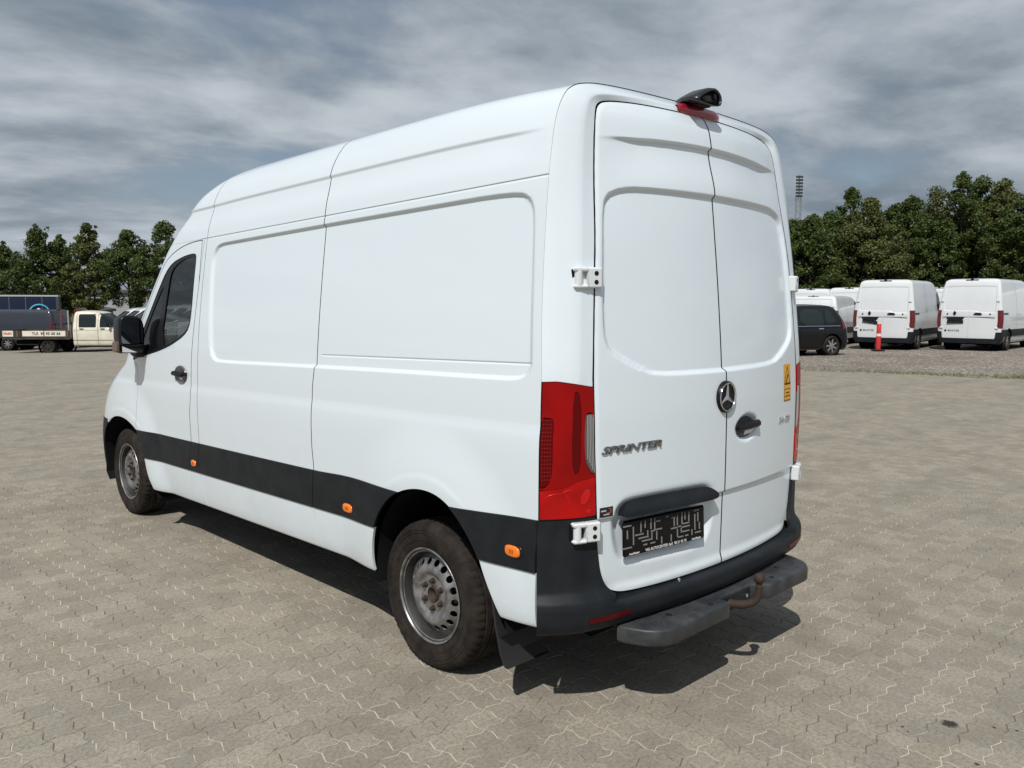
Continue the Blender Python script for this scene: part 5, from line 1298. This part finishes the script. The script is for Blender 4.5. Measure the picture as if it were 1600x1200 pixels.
# taller white vans further back
hv = panel_van('panel_van', H=2.45, L=5.9, wheels=(1.1, 4.8), master=False)
h1 = hv.put(at_px(1262, 40.0), AZ_R, GZ); tag(h1, 'tall white van parked behind the low roof white van', 'van', 'tall white vans in the rear gravel row')
h2 = place(copy_tree(h1), at_px(1322, 38.6), AZ_R, GZ); h2['label'] = 'tall white van with an orange beacon on its roof'
MB().lathe([(0.07, 0), (0.07, 0.03), (0.06, 0.035), (0.055, 0.13), (0.03, 0.15), (0, 0.15)], 2, (0.3, 1.2, 2.44), 14).build('beacon', mat('beacon_orange', (0.7, 0.12, 0.02), 0.2, coat=0.5), h2, smooth=True)
for px_, d_ in ((1462, 40.0), (1590, 41.0)):
    h3 = place(copy_tree(h1), at_px(px_, d_), AZ_R, GZ); h3['label'] = 'tall white van whose roof shows behind the vans with rhombus emblems'

# ---- dark people carrier
CARP = mat('black_car_paint', (0.004, 0.0042, 0.006), 0.2, coat=0.35, spec=0.3, coat_rough=0.03)
def people_carrier():
    L = 4.45
    P = dict(prof=[(0.80, 0.20), (0.86, 0.25), (0.90, 0.45), (0.915, 0.7), (0.905, 0.88), (0.885, 0.96), (0.80, 1.2), (0.71, 1.42), (0.64, 1.54), (0.52, 1.60), (0.3, 1.625), (0.0, 1.635)],
             front=[(0.15, L-0.08), (0.45, L), (0.62, L-0.03), (0.78, L-0.14), (0.90, L-0.62), (0.98, L-1.0), (1.1, L-1.22), (1.3, L-1.58), (1.45, L-1.88), (1.56, L-2.2), (1.62, L-2.7), (1.635, L-3.0)],
             rear=[(0.15, 0.08), (0.4, 0.0), (0.75, 0.0), (0.95, 0.05), (1.2, 0.18), (1.45, 0.38), (1.56, 0.52), (1.61, 0.8), (1.635, 1.2)], fbow=0.42, rbow=0.22, frad=0.2, rrad=0.16, rows=70, cols=130)
    v = Vehicle('parked_car', P); r = v.root; wy, wr = (0.82, 3.52), 0.325
    ar = [circ(y, wr+0.01, wr+0.055) for y in wy]
    v.part('body', [pout(a) for a in ar], CARP)
    for y in wy:
        for sg in (-1, 1): MB().lathe([(wr+0.06, 0), (wr+0.06, 0.3), (0, 0.3)], 0, (-0.86 if sg < 0 else 0.56, y, wr+0.01), 24).build('wheel_housing', BLACK, r)
    MB().box((-0.7, 0.2, 0.2), (0.7, L-0.4, 0.5)).build('underbody', BLACK, r)
    v.wheels(wy, wr, 0.895, 0.2, mat('alloy', (0.55, 0.55, 0.56), 0.25, 0.9), 0.72)
    gl = [chaikin([(2.98, 1.02), (2.25, 0.975), (2.12, 0.98), (2.12, 1.46), (2.35, 1.46), (2.62, 1.34)], 1), chaikin([(2.04, 0.975), (1.22, 0.985), (1.16, 1.0), (1.10, 1.47), (2.04, 1.475)], 1), chaikin([(1.08, 1.0), (0.72, 1.06), (0.62, 1.10), (0.78, 1.40), (1.02, 1.465)], 1)]
    for g_ in gl: v.part('side_window', [pin(g_)], FARGLASS, 0.004, join=False)
    v.part('window_chrome', [zgt(0.945), zlt(0.962), ygt(0.5), ylt(3.1)], CHROME, 0.006, 0.004, join=False)
    v.part('windscreen', [ygt(L-2.3), xin(np.array([(-0.74, 1.02), (-0.60, 1.50), (0.2, 1.53), (0.2, 0.99)]))], FARGLASS, 0.004)
    v.part('rear_window', [ylt(0.9), xin(np.array([(-0.66, 1.02), (-0.58, 1.46), (0.2, 1.50), (0.2, 1.0)]))], FARGLASS, 0.004)
    v.part('tail_light', [ylt(0.42), xin(np.array([(-0.93, 0.86), (-0.93, 1.10), (-0.70, 1.10), (-0.62, 0.92)]))], FARRED, 0.008, 0.01, join=False)
    v.part('rear_bumper', [ylt(0.5), zlt(0.52)]+[pout(a) for a in ar], CARP, 0.02, 0.02)
    for y in (2.08, 1.12): v.part('door_seam', [ygt(y-0.006), ylt(y+0.006), zgt(0.32), zlt(0.95)], BLACK, 0.002, join=False)
    for y in (2.3, 1.3): v.part('door_handle', [ygt(y-0.09), ylt(y+0.09), zgt(0.86), zlt(0.885)], CHROME, 0.03, 0.03, join=False)
    for sg in (-1, 1): MB().box((sg*1.0-0.09, 2.82, 0.98), (sg*1.0+0.09, 2.98, 1.13), 0.04).build('wing_mirror', CARP, r, smooth=True)
    return v
pcv = people_carrier(); hr, hf = -0.93, -0.37
fw = np.array([math.cos(YAW)*hr+math.sin(YAW)*hf, -math.sin(YAW)*hr+math.cos(YAW)*hf]); lf = np.array([-fw[1], fw[0]])
wl = np.array([22.18, 9.92]); rt = wl-fw*0.82-lf*0.86
pc = pcv.put((rt[0], rt[1], float(ground_h(rt[1]))), az_cam(hr, hf), GZ-0.01); tag(pc, 'shiny black people carrier parked on the gravel beside the white vans', 'car')

# ---- red delineator post
tp = empty('traffic_post', (25.6, 9.86, 0.03)); tag(tp, 'red plastic marker post with white band on a black rubber foot', 'post')
MB().lathe([(0.24, 0.0), (0.24, 0.03), (0.20, 0.045), (0.07, 0.055), (0.0, 0.055)], 2, (0, 0, 0), 8).build('rubber_foot', RUBBER, tp, smooth=False)
RED = mat('post_red', (0.62, 0.03, 0.035), 0.45, var=0.2, vscale=6)
MB().lathe([(0.078, 0.05), (0.078, 0.50), (0.0, 0.50)], 2, (0, 0, 0), 20).build('post_lower', RED, tp, smooth=True)
MB().lathe([(0.0, 0.50), (0.0765, 0.50), (0.0765, 0.585), (0.0, 0.585)], 2, (0, 0, 0), 20).build('white_band', mat('reflective_white', (0.75, 0.7, 0.7), 0.4), tp, smooth=True)
MB().lathe([(0.0, 0.585), (0.074, 0.585), (0.074, 0.90), (0.066, 0.92), (0.0, 0.92)], 2, (0, 0, 0), 20).build('post_upper', RED, tp, smooth=True)

# ---- left: cream crew-cab pickup
CREAM = mat('cream_paint', (0.70, 0.68, 0.58), 0.4, coat=0.3, var=0.2, vscale=2.5, var2=(0.60, 0.56, 0.45))
RUSTY = mat('rust_streak', (0.20, 0.10, 0.06), 0.8); WOOD = mat('weathered_bed', (0.055, 0.045, 0.038), 0.8, var=0.5, vscale=5)
def crew_cab():
    L = 6.05; c0 = 3.12
    P = dict(prof=[(0.80, 0.36), (0.87, 0.40), (0.92, 0.6), (0.945, 0.95), (0.94, 1.12), (0.90, 1.35), (0.83, 1.70), (0.78, 1.83), (0.68, 1.91), (0.5, 1.945), (0.0, 1.965)],
             front=[(0.3, L-0.05), (0.6, L), (0.85, L-0.06), (1.0, L-0.25), (1.12, L-0.75), (1.2, L-0.98), (1.5, L-1.28), (1.75, L-1.55), (1.88, L-1.78), (1.95, L-2.2), (1.965, L-2.4)],
             rear=[(0.3, c0), (1.0, c0), (1.5, c0+0.03), (1.9, c0+0.09), (1.965, c0+0.4)], fbow=0.3, rbow=0.02, frad=0.2, rrad=0.06)
    v = Vehicle('flatbed_truck', P); r = v.root; wr = 0.33; fy = 5.35
    ar = circ(fy, wr+0.02, wr+0.07)
    v.part('cab_body', [pout(ar)], CREAM)
    for g_ in ([(3.42, 1.21), (3.41, 1.76), (3.45, 1.80), (4.15, 1.80), (4.19, 1.77), (4.19, 1.22), (4.17, 1.20), (3.44, 1.20)], [(4.36, 1.20), (4.36, 1.77), (4.40, 1.80), (4.60, 1.79), (4.70, 1.74), (5.06, 1.38), (5.10, 1.22), (5.08, 1.20)]): v.part('side_window', [pin(g_)], FARGLASS, 0.005, join=False)
    for y in (3.33, 4.28, 5.02): v.part('door_seam', [ygt(y-0.009), ylt(y+0.009), zgt(0.42), zlt(1.85 if y < 4.9 else 1.15)], RUSTY, 0.003, join=False)
    v.part('body_crease', [zgt(0.60), zlt(0.63), ylt(4.95)], RUSTY if False else SEAM, 0.002, join=False)
    v.part('body_line', [zgt(1.06), zlt(1.085), ylt(5.6)], mat('cream_shadow_line', (0.5, 0.46, 0.36), 0.5), 0.006, 0.006, join=False)
    for y in (3.55, 4.50): v.part('door_handle', [ygt(y-0.09), ylt(y+0.09), zgt(1.115), zlt(1.15)], TRIM, 0.03, 0.03, join=False)
    v.part('windscreen', [ygt(L-2.0), xin(np.array([(-0.78, 1.24), (-0.66, 1.82), (0.2, 1.85), (0.2, 1.20)]))], FARGLASS, 0.005)
    v.part('front_bumper', [zlt(0.62), ygt(L-0.5), pout(ar)], PLASTIC, 0.012, 0.01)
    for sg in (-1, 1): MB().box((sg*1.06-0.09, L-1.3, 1.2), (sg*1.06+0.09, L-1.18, 1.45), 0.03).build('wing_mirror', TRIM, r)
    MB().box((-0.4, 0.3, 0.42), (0.4, 5.6, 0.60)).box((-0.8, 3.3, 0.30), (0.8, 5.0, 0.45)).build('chassis', BLACK, r)
    v.wheels((2.0, fy), wr, 0.92, 0.2, mat('dull_rim', (0.03, 0.028, 0.026), 0.7, 0.2))
    for sg in (-1, 1): MB().lathe([(wr+0.10, -0.1), (wr+0.10, 0.1), (wr+0.09, 0.1)], 0, (sg*0.85, 2.0, wr), 20).build('rear_mudguard', TRIM, r)
    # load bed: floor, drop sides, headboard
    MB().box((-1.0, 0.0, 0.66), (1.0, 3.05, 0.76)).build('bed_floor', WOOD, r)
    for sg in (-1, 1):
        for a_, b_ in ((0.02, 0.86), (0.88, 3.03)):
            MB().box((sg*1.0-0.015, a_, 0.765), (sg*1.0+0.015, b_, 1.06), 0.006).build('drop_side', WOOD, r)
    MB().box((-1.0, -0.015, 0.765), (1.0, 0.015, 1.06)).build('tailboard', WOOD, r)
    MB().box((-0.95, 3.04, 0.70), (0.95, 3.07, 1.30)).build('headboard', mat('grey_board', (0.16, 0.15, 0.14), 0.8), r)
    for x, y, h in ((-0.85, 2.62, 1.98), (0.85, 2.62, 1.98), (-0.9, 2.96, 1.98), (0.9, 2.96, 1.98)):
        MB().tube([(x, y, 0.74), (x, y, h)], 0.03, 8).build('rack_post', mat('pale_post', (0.42, 0.33, 0.30), 0.6) if y > 2.8 else mat('rack_red', (0.22, 0.035, 0.03), 0.6), r)
    for y in (2.40, 2.50, 2.74): MB().tube([(-0.80, y, 0.76), (-0.78, y+0.06, 1.99)], 0.035, 8).build('red_stake', mat('rack_red', (0.22, 0.035, 0.03), 0.6), r)
    # signs on both sides
    SGN = mat('sign_white', (0.72, 0.68, 0.58), 0.5, var=0.15, vscale=4)
    for sg in (1,):
        x = sg*1.017
        s1 = MB().box((x-0.004, 0.93, 0.80), (x+0.008, 2.86, 1.045)).build('phone_sign', SGN, r)
        V, F = text_mesh('TLF. 98 95 60 66', 0.17, bold=0.006, align='CENTER', spacing=1.08)
        obj('sign_lettering', np.column_stack([np.full(len(V), x+0.011), 2.0+V[:, 0], 0.862+V[:, 1]]), F, INK, s1, smooth=False)
        s2 = MB().box((x-0.004, 0.05, 0.79), (x+0.008, 0.52, 1.05)).build('name_sign', SGN, r)
        rs_ = random.Random(2)
        for q in range(7): MB().box((x+0.009, 0.10+0.052*q, 0.87), (x+0.011, 0.135+0.052*q, 0.95+rs_.uniform(0, 0.03))).build('red_mark', mat('sign_red', (0.45, 0.05, 0.04), 0.5), s2)
        for y in (0.70, 1.9, 2.95): MB().box((x-0.002, y-0.02, 0.78), (x+0.012, y+0.02, 1.05)).build('side_latch', RUSTY, r)
    return v
AZ_L = az_cam(1.0, 0.03)
tk = crew_cab(); tr = tk.put(at_px(23, 38.6), AZ_L); tag(tr, 'cream crew cab flatbed truck with phone number sign and red stakes', 'truck')
# ---- dark blue-grey van behind it, and a white one behind that
NAVY = mat('navy_van_paint', (0.018, 0.023, 0.036), 0.3, coat=0.6, var=0.15, vscale=1.5)
dv = panel_van('panel_van', H=2.02, Wd2=0.96, L=6.4, paint=NAVY, wheels=(2.35, 5.4), wr=0.335, master=False, low=True, strip=False)
d1 = dv.put(at_px(101, 42.0), az_cam(-1.0, 0.0)); tag(d1, 'dark blue grey panel van parked behind the flatbed truck', 'van')
w1 = place(copy_tree(l1), at_px(47, 46.5), az_cam(-1.0, 0.0), 0.12); tag(w1, 'white van showing its roof above the dark blue grey van', 'van')
for o in list(w1.children):
    if o.name.startswith('tall_tail_light'): bpy.data.objects.remove(o)
# ---- row of white vans seen from the front corner
rv = panel_van('panel_van', H=2.22, Wd2=0.99, L=5.3, wheels=(0.95, 4.2), wr=0.33, master=False, low=True)
AZ_W = az_cam(-0.80, -0.60); nrow = 7
for q in range(nrow):
    t = q/(nrow-1); Z_ = 50+(38.5-50)*t; X_ = -24.9+(-16.2+24.9)*t
    o = rv.root if q == 0 else copy_tree(rv.root)
    place(o, at_px(800+X_/Z_*CAM_F, Z_)-np.array([0, 0, 0]), AZ_W)
    tag(o, 'white van in the long row of vans parked beside the flatbed truck', 'van', 'row of white vans by the trees')
    fwd = np.array([math.sin(AZ_W), math.cos(AZ_W)]); o.location.x -= fwd[0]*5.2; o.location.y -= fwd[1]*5.2; o.location.z = float(ground_h(o.location.y))

# ---- dark blue trailer with ring logo
tl_o = empty('box_trailer', at_px(96, 52.0)); tl_o.rotation_euler = (0, 0, -az_cam(0.90, 0.43)); tag(tl_o, 'dark blue box trailer with a pale blue ring logo', 'trailer')
BLUE = mat('trailer_blue', (0.008, 0.016, 0.045), 0.35, var=0.2, vscale=1.0)
gz0 = tl_o.location.z
MB().box((-1.25, -11.0, 0.95), (1.25, -0.02, 2.98)).build('box_body', BLUE, tl_o)
MB().box((-1.27, -11.02, 2.96), (1.27, 0.02, 3.05)).build('roof_rail', mat('pale_rail', (0.45, 0.46, 0.47), 0.5), tl_o)
MB().box((-1.28, -0.12, 0.95), (1.28, 0.04, 2.955)).build('corner_post', mat('grey_post', (0.05, 0.055, 0.065), 0.5), tl_o)
for k in range(1, 13): MB().box((1.25, -0.86*k-0.02, 0.96), (1.268, -0.86*k+0.02, 2.95)).build('side_rib', mat('rib_blue', (0.10, 0.11, 0.13), 0.5), tl_o)
rp_ = [(1.285, -1.02+0.54*math.cos(t), 1.93+0.54*math.sin(t)) for t in np.linspace(0, 2*math.pi, 49)]
MB().tube(rp_, 0.045, 6, cap=False).build('ring_logo', mat('ring_blue', (0.10, 0.42, 0.62), 0.5), tl_o)
MB().prism([(-1.10, 1.55), (-0.98, 1.55), (-0.98, 2.08), (-1.08, 2.02)], 0, 1.27, 1.29).lathe([(0.10, 1.27), (0.10, 1.29), (0.0, 1.29)], 0, (0, -1.06, 2.17), 14).build('logo_stroke', mat('logo_white', (0.7, 0.7, 0.7), 0.5), tl_o)
for y in (-9.6, -8.3, -2.0):
    for sg in (-1, 1): MB().lathe([(0.0, -0.12), (0.3, -0.12), (0.48, -0.1), (0.5, 0), (0.48, 0.1), (0.3, 0.12), (0, 0.12)], 0, (sg*1.05, y, 0.5), 20).build('trailer_wheel', RUBBER, tl_o, smooth=True)
MB().box((-0.5, -10.8, 0.7), (0.5, -0.3, 0.95)).build('trailer_frame', BLACK, tl_o)

# ---- grey hall and shed behind the trees
b0 = at_px(118, 72.0); AZ_B = az_cam(1.0, 0.10)
hall = empty('hall_building', b0, -AZ_B); tag(hall, 'low light grey hall with multi pane windows behind the tree row', 'building')
WALL = mat('grey_render', (0.34, 0.35, 0.36), 0.8, var=0.2, vscale=0.8)
MB().box((-8, 0, 0), (0, 34, 3.75)).build('wall', WALL, hall)
MB().box((-8.3, -0.3, 3.75), (0.3, 34.3, 4.0)).build('roof', mat('dark_roof', (0.06, 0.062, 0.066), 0.7), hall)
for k, (a_, w_) in enumerate(((1.45, 0.95), (8.2, 0.95), (14.0, 1.4), (20.0, 1.4), (26.0, 1.4))):
    wn_ = MB().box((0.0, a_, 1.95), (0.04, a_+w_, 3.1)).build('window', mat('hall_glass', (0.12, 0.15, 0.20), 0.1, coat=0.6), hall)
    for t in np.linspace(0, 1, 4): MB().box((0.02, a_+w_*t-0.03, 1.93), (0.075, a_+w_*t+0.03, 3.12)).build('glazing_bar', mat('pale_bar', (0.5, 0.51, 0.52), 0.6), wn_)
    for z in (1.93, 2.5, 3.07): MB().box((0.03, a_-0.03, z), (0.068, a_+w_+0.03, z+0.05)).build('glazing_bar', mat('pale_bar', (0.5, 0.51, 0.52), 0.6), wn_)
MB().tube([(0.08, 0.25, 0), (0.08, 0.25, 3.8)], 0.05, 8).build('downpipe', mat('pale_bar', (0.5, 0.51, 0.52), 0.6), hall)
MB().box((0.0, 5.0, 0.0), (0.05, 8.0, 2.8)).build('panel_door', mat('door_grey', (0.22, 0.23, 0.24), 0.6), hall)
sd = empty('storage_shed', at_px(88, 66.0), -AZ_B); tag(sd, 'low tan shed with a dark sloping roof beside the grey hall', 'shed')
MB().box((-4, -2, 0), (0, 3.0, 2.35)).build('wall', mat('tan_boards', (0.17, 0.15, 0.115), 0.85, var=0.3, vscale=2), sd)
MB().add([(-4.2, -2.2, 3.35), (0.3, -2.2, 3.2), (0.3, 3.2, 2.25), (-4.2, 3.2, 2.4), (-4.2, -2.2, 3.2), (0.3, -2.2, 2.95), (0.3, 3.2, 2.1), (-4.2, 3.2, 2.2)], [(0, 1, 2, 3), (4, 7, 6, 5), (0, 4, 5, 1), (1, 5, 6, 2), (2, 6, 7, 3), (3, 7, 4, 0)]).build('roof', mat('dark_roof', (0.06, 0.062, 0.066), 0.7), sd)

# ---- floodlight mast
ms = at_px(1240, 150.0); mast = empty('floodlight_mast', (ms[0], ms[1], -0.3)); mast.rotation_euler = (0, 0, -az_cam(0.0, -1.0)); tag(mast, 'tall lattice floodlight mast rising behind the trees', 'mast')
MG = mat('mast_grey', (0.16, 0.17, 0.18), 0.6)
for sx in (-0.42, 0.42):
    for sy in (-0.3, 0.3): MB().tube([(sx*1.25, sy, 0), (sx, sy, 20.5)], 0.055, 6).build('mast_leg', MG, mast)
mb = MB()
for k in range(20):
    z = k*1.02; s_ = 1 if k % 2 else -1; mb.tube([(-0.5*s_, 0.3, z), (0.45*s_, 0.3, z+1.02)], 0.03, 5); mb.tube([(-0.5*s_, -0.3, z), (0.45*s_, -0.3, z+1.02)], 0.03, 5)
tag(mb.build('mast_bracing', MG, mast), kind='stuff')
for k in range(7):
    z = 20.5+0.56*k; MB().box((-0.62, 0.1, z), (0.62, 0.32, z+0.36), 0.05).build('lamp_row', mat('lamp_dark', (0.028, 0.03, 0.033), 0.5), mast)
MB().box((-0.06, 0.0, 20.0), (0.06, 0.1, 24.4)).build('lamp_frame', MG, mast)

# ================================================================== TREES
def leaf_material(name, c1, c2, c3):
    m = bpy.data.materials.new(name); m.use_nodes = True; nt = NT(m.node_tree); b = nt.n['Principled BSDF']
    geo = nt.node('ShaderNodeNewGeometry'); pos = geo.outputs['Position']
    c = nt.mix(nt.ramp(nt.noise(pos, 0.7, 3), (0.35, 0.65)), c4(c1), c4(c2))
    c = nt.mix(nt.math('MULTIPLY', nt.ramp(geo.outputs['Random Per Island'], (0.3, 1.0)), 0.65), c, c4(c3))
    nt.l.new(c, b.inputs['Base Color']); b.inputs['Roughness'].default_value = 0.55; b.inputs['Specular IOR Level'].default_value = 0.3
    tr_ = nt.node('ShaderNodeBsdfTranslucent'); nt.l.new(nt.mix(0.5, c, c4((0.10, 0.13, 0.02))), tr_.inputs[0])
    mx = nt.node('ShaderNodeMixShader'); mx.inputs[0].default_value = 0.22; nt.l.new(b.outputs[0], mx.inputs[1]); nt.l.new(tr_.outputs[0], mx.inputs[2])
    nt.l.new(mx.outputs[0], nt.n['Material Output'].inputs[0]); return m
LEAF_A = leaf_material('leaf_dark', (0.034, 0.058, 0.014), (0.055, 0.086, 0.020), (0.115, 0.14, 0.034))
LEAF_B = leaf_material('leaf_olive', (0.058, 0.078, 0.022), (0.092, 0.11, 0.032), (0.16, 0.16, 0.055))
BARK = mat('bark', (0.055, 0.046, 0.036), 0.9, var=0.4, vscale=6, bump=0.5, bscale=20)
def tree(name, label, loc, h, rad, seed, leafm, group, nleaf=16000, base=0.25, leaf=0.15, nclump=120, pointy=0.5, fill=0.75):
    rg_ = np.random.default_rng(seed); root = empty(name, loc); tag(root, label, 'tree', group)
    zc0 = h*base; mb = MB()
    lean = rg_.normal(0, 0.02, 2)*h
    tp_ = [np.array([lean[0]*t+0.08*math.sin(5*t+seed), lean[1]*t+0.06*math.cos(4*t+seed), h*0.93*t]) for t in np.linspace(0, 1, 9)]
    mb.tube(tp_, [max(0.02, 0.022*h*(1-0.93*t)) for t in np.linspace(0, 1, 9)], 8).build('trunk', BARK, root, smooth=True)
    prof_ = lambda t: (np.sin(np.pi*np.clip(t, 0, 1)**(0.55+0.3*(1-pointy)))**0.75)*(1-pointy*0.35*t)
    C = []; lim = MB()
    nl = max(14, nclump//6)
    for k in range(nl):                                              # limbs
        t = rg_.uniform(0.0, 0.92); z0 = zc0*0.8+(h-zc0)*t*0.85; a = rg_.uniform(0, 2*math.pi); rr = rad*prof_(t)*rg_.uniform(0.7, 1.15)
        st_ = np.array([np.interp(z0/h, np.linspace(0, 0.93, 9), [p[i] for p in tp_]) for i in (0, 1)]+[z0]); en = st_+np.array([rr*math.cos(a), rr*math.sin(a), rg_.uniform(0.15, 0.6)*rr+0.3])
        md = (st_+en)/2+np.array([0, 0, 0.12*rr]); lim.tube([st_, md, en], [0.008*h*(1-0.7*t), 0.005*h*(1-0.7*t), 0.008], 5)
        for u in (0.55, 0.8, 1.0): C.append(st_+(en-st_)*u+rg_.normal(0, 0.12*rad, 3))
    tag(lim.build('limbs', BARK, root), kind='stuff')
    while len(C) < nclump:
        t = rg_.uniform(0, 1)**0.9; a = rg_.uniform(0, 2*math.pi); rr = rad*prof_(t)*math.sqrt(rg_.uniform(fill*0.1, 1.0))*rg_.uniform(0.8, 1.12)
        C.append(np.array([rr*math.cos(a)+lean[0]*t, rr*math.sin(a)+lean[1]*t, zc0+(h-zc0)*t]))
    C = np.array(C); cs = rg_.uniform(0.55, 1.15, len(C))*rad*0.19
    for k in range(int(nclump*0.3)):                                # sprigs poking out of the outline
        q = C[rg_.integers(len(C))]; C = np.vstack([C, q+np.array([q[0]*0.18, q[1]*0.18, abs(rg_.normal(0, 0.10*rad))+0.03*rad])]); cs = np.append(cs, rad*rg_.uniform(0.04, 0.09))
    w_ = cs**1.6; id_ = rg_.choice(len(C), nleaf, p=w_/w_.sum()); d = rg_.normal(0, 1, (nleaf, 3)); d /= np.linalg.norm(d, axis=1, keepdims=True)
    pos = C[id_]+d*(cs[id_]*np.cbrt(rg_.uniform(0.15, 1.0, nleaf))*rg_.uniform(0.85, 1.25, nleaf))[:, None]*np.array([1, 1, 0.8])
    pos[:, 2] = np.maximum(pos[:, 2], 0.12+rg_.uniform(0, 0.3, nleaf))
    nrm = d*0.6+rg_.normal(0, 0.6, (nleaf, 3))+np.array([0, 0, 0.35]); nrm /= np.linalg.norm(nrm, axis=1, keepdims=True)
    a1 = np.cross(nrm, rg_.normal(0, 1, (nleaf, 3))); a1 /= np.linalg.norm(a1, axis=1, keepdims=True); a2 = np.cross(nrm, a1)
    s_ = leaf*rg_.uniform(0.6, 1.3, nleaf)[:, None]
    V = np.stack([pos-a1*s_*0.5, pos+a2*s_*0.36+nrm*s_*0.06, pos+a1*s_*0.62, pos-a2*s_*0.36+nrm*s_*0.06], 1).reshape(-1, 3)
    me = bpy.data.meshes.new('crown'); me.vertices.add(len(V)); me.vertices.foreach_set('co', V.ravel()); n4 = nleaf
    me.loops.add(n4*4); me.loops.foreach_set('vertex_index', np.arange(n4*4)); me.polygons.add(n4); me.polygons.foreach_set('loop_start', np.arange(0, n4*4, 4)); me.polygons.foreach_set('loop_total', np.full(n4, 4))
    me.update(calc_edges=True); me.materials.append(leafm); o = bpy.data.objects.new('crown', me); COL.objects.link(o); o.parent = root
    return root
# left row: slender street trees
for k, (px_, top, d_, rad, lm) in enumerate(((-30, 380, 61, 2.3, 0), (14, 386, 62, 2.1, 0), (63, 364, 60, 2.5, 0), (99, 372, 61, 2.1, 0), (139, 356, 59, 1.9, 1), (206, 364, 59, 2.3, 0), (268, 352, 58, 2.3, 0), (325, 360, 60, 2.3, 0), (-80, 376, 62, 2.3, 0))):
    p = at_px(px_, d_); h = (471-top)/CAM_F*d_+CAM_P[2]-p[2]
    lab = {2: 'broad leafy tree behind the pale blue ring logo of the trailer', 3: 'leafy tree standing over the dark roofed shed', 4: 'narrow yellowish tree in front of the grey hall', 5: 'full round tree on a bare trunk behind the row of white vans',
           6: 'tall leafy tree at the white van windscreen, behind the row of vans'}.get(k, 'slim broadleaf tree in the row behind the dark blue trailer')
    tree('street_tree', lab, p, h, rad, 40+k, (LEAF_A, LEAF_B)[lm], 'tree row in front of the grey hall', nleaf=18000, base=0.30, leaf=0.15, nclump=110, pointy=0.75, fill=0.5)
# right belt: dense woodland edge
spots = [(1232, 352, 56), (1262, 344, 53), (1292, 336, 55), (1322, 303, 57), (1352, 322, 54), (1385, 326, 58), (1418, 314, 55), (1452, 300, 57), (1490, 284, 55), (1520, 286, 58), (1550, 290, 56), (1585, 306, 54), (1612, 300, 58), (1655, 300, 56), (1700, 310, 57), (1195, 350, 57), (1150, 350, 58)]
for k, (px_, top, d_) in enumerate(spots):
    p = at_px(px_, d_); h = (471-top)/CAM_F*d_+CAM_P[2]-p[2]
    oliv = k in (4, 7, 10); pine = k == 3
    lab = ({4: 'pale olive tree right beside the tall pointed tree', 7: 'pale olive crown over the van with the crooked plate holder', 10: 'pale olive crown over the van with the straight plate holder', 0: 'dark green tree nearest the floodlight mast', 1: 'rounded dark tree behind the black people carrier', 8: 'tallest broad tree of the woodland, above the rhombus emblem vans'}.get(k)) or ('pale olive green tree crown in the woodland behind the vans' if oliv else 'tall pointed tree rising above the woodland behind the vans' if pine else 'dense dark green tree in the woodland behind the vans')
    tree('woodland_tree', lab, p, h, 2.2 if pine else 2.35+0.25*math.sin(k*2.1), 80+k, LEAF_B if oliv else LEAF_A, 'woodland behind the gravel lot', nleaf=29000, base=0.04, leaf=0.15, nclump=260 if pine else 190, pointy=0.8 if pine else 0.25, fill=0.6)
# shrub layer closing the foot of the woodland
rg2 = np.random.default_rng(5); n = 30000
tpar = rg2.uniform(0, 1, n); A = at_px(1120, 52.0); B = at_px(1760, 52.0); A2 = at_px(1120, 57.0); B2 = at_px(1760, 57.0); t2 = rg2.uniform(0, 1, n)
base_ = (A[None]*(1-tpar)[:, None]+B[None]*tpar[:, None])*(1-t2)[:, None]+(A2[None]*(1-tpar)[:, None]+B2[None]*tpar[:, None])*t2[:, None]
hh = (1.9+0.7*np.sin(tpar*40)+0.5*np.sin(tpar*97))*np.sqrt(rg2.uniform(0, 1, n)); pos = base_+np.stack([np.zeros(n), np.zeros(n), hh+0.05], 1)
nr = rg2.normal(0, 1, (n, 3)); nr /= np.linalg.norm(nr, axis=1, keepdims=True); a1 = np.cross(nr, rg2.normal(0, 1, (n, 3))); a1 /= np.linalg.norm(a1, axis=1, keepdims=True); a2 = np.cross(nr, a1); s_ = 0.26
V = np.stack([pos-a1*s_*0.5, pos+a2*s_*0.36, pos+a1*s_*0.6, pos-a2*s_*0.36], 1).reshape(-1, 3)
tag(obj('undergrowth', V, np.arange(n*4).reshape(-1, 4), LEAF_A, smooth=False), 'dark undergrowth closing the foot of the woodland', 'shrubs', kind='stuff')
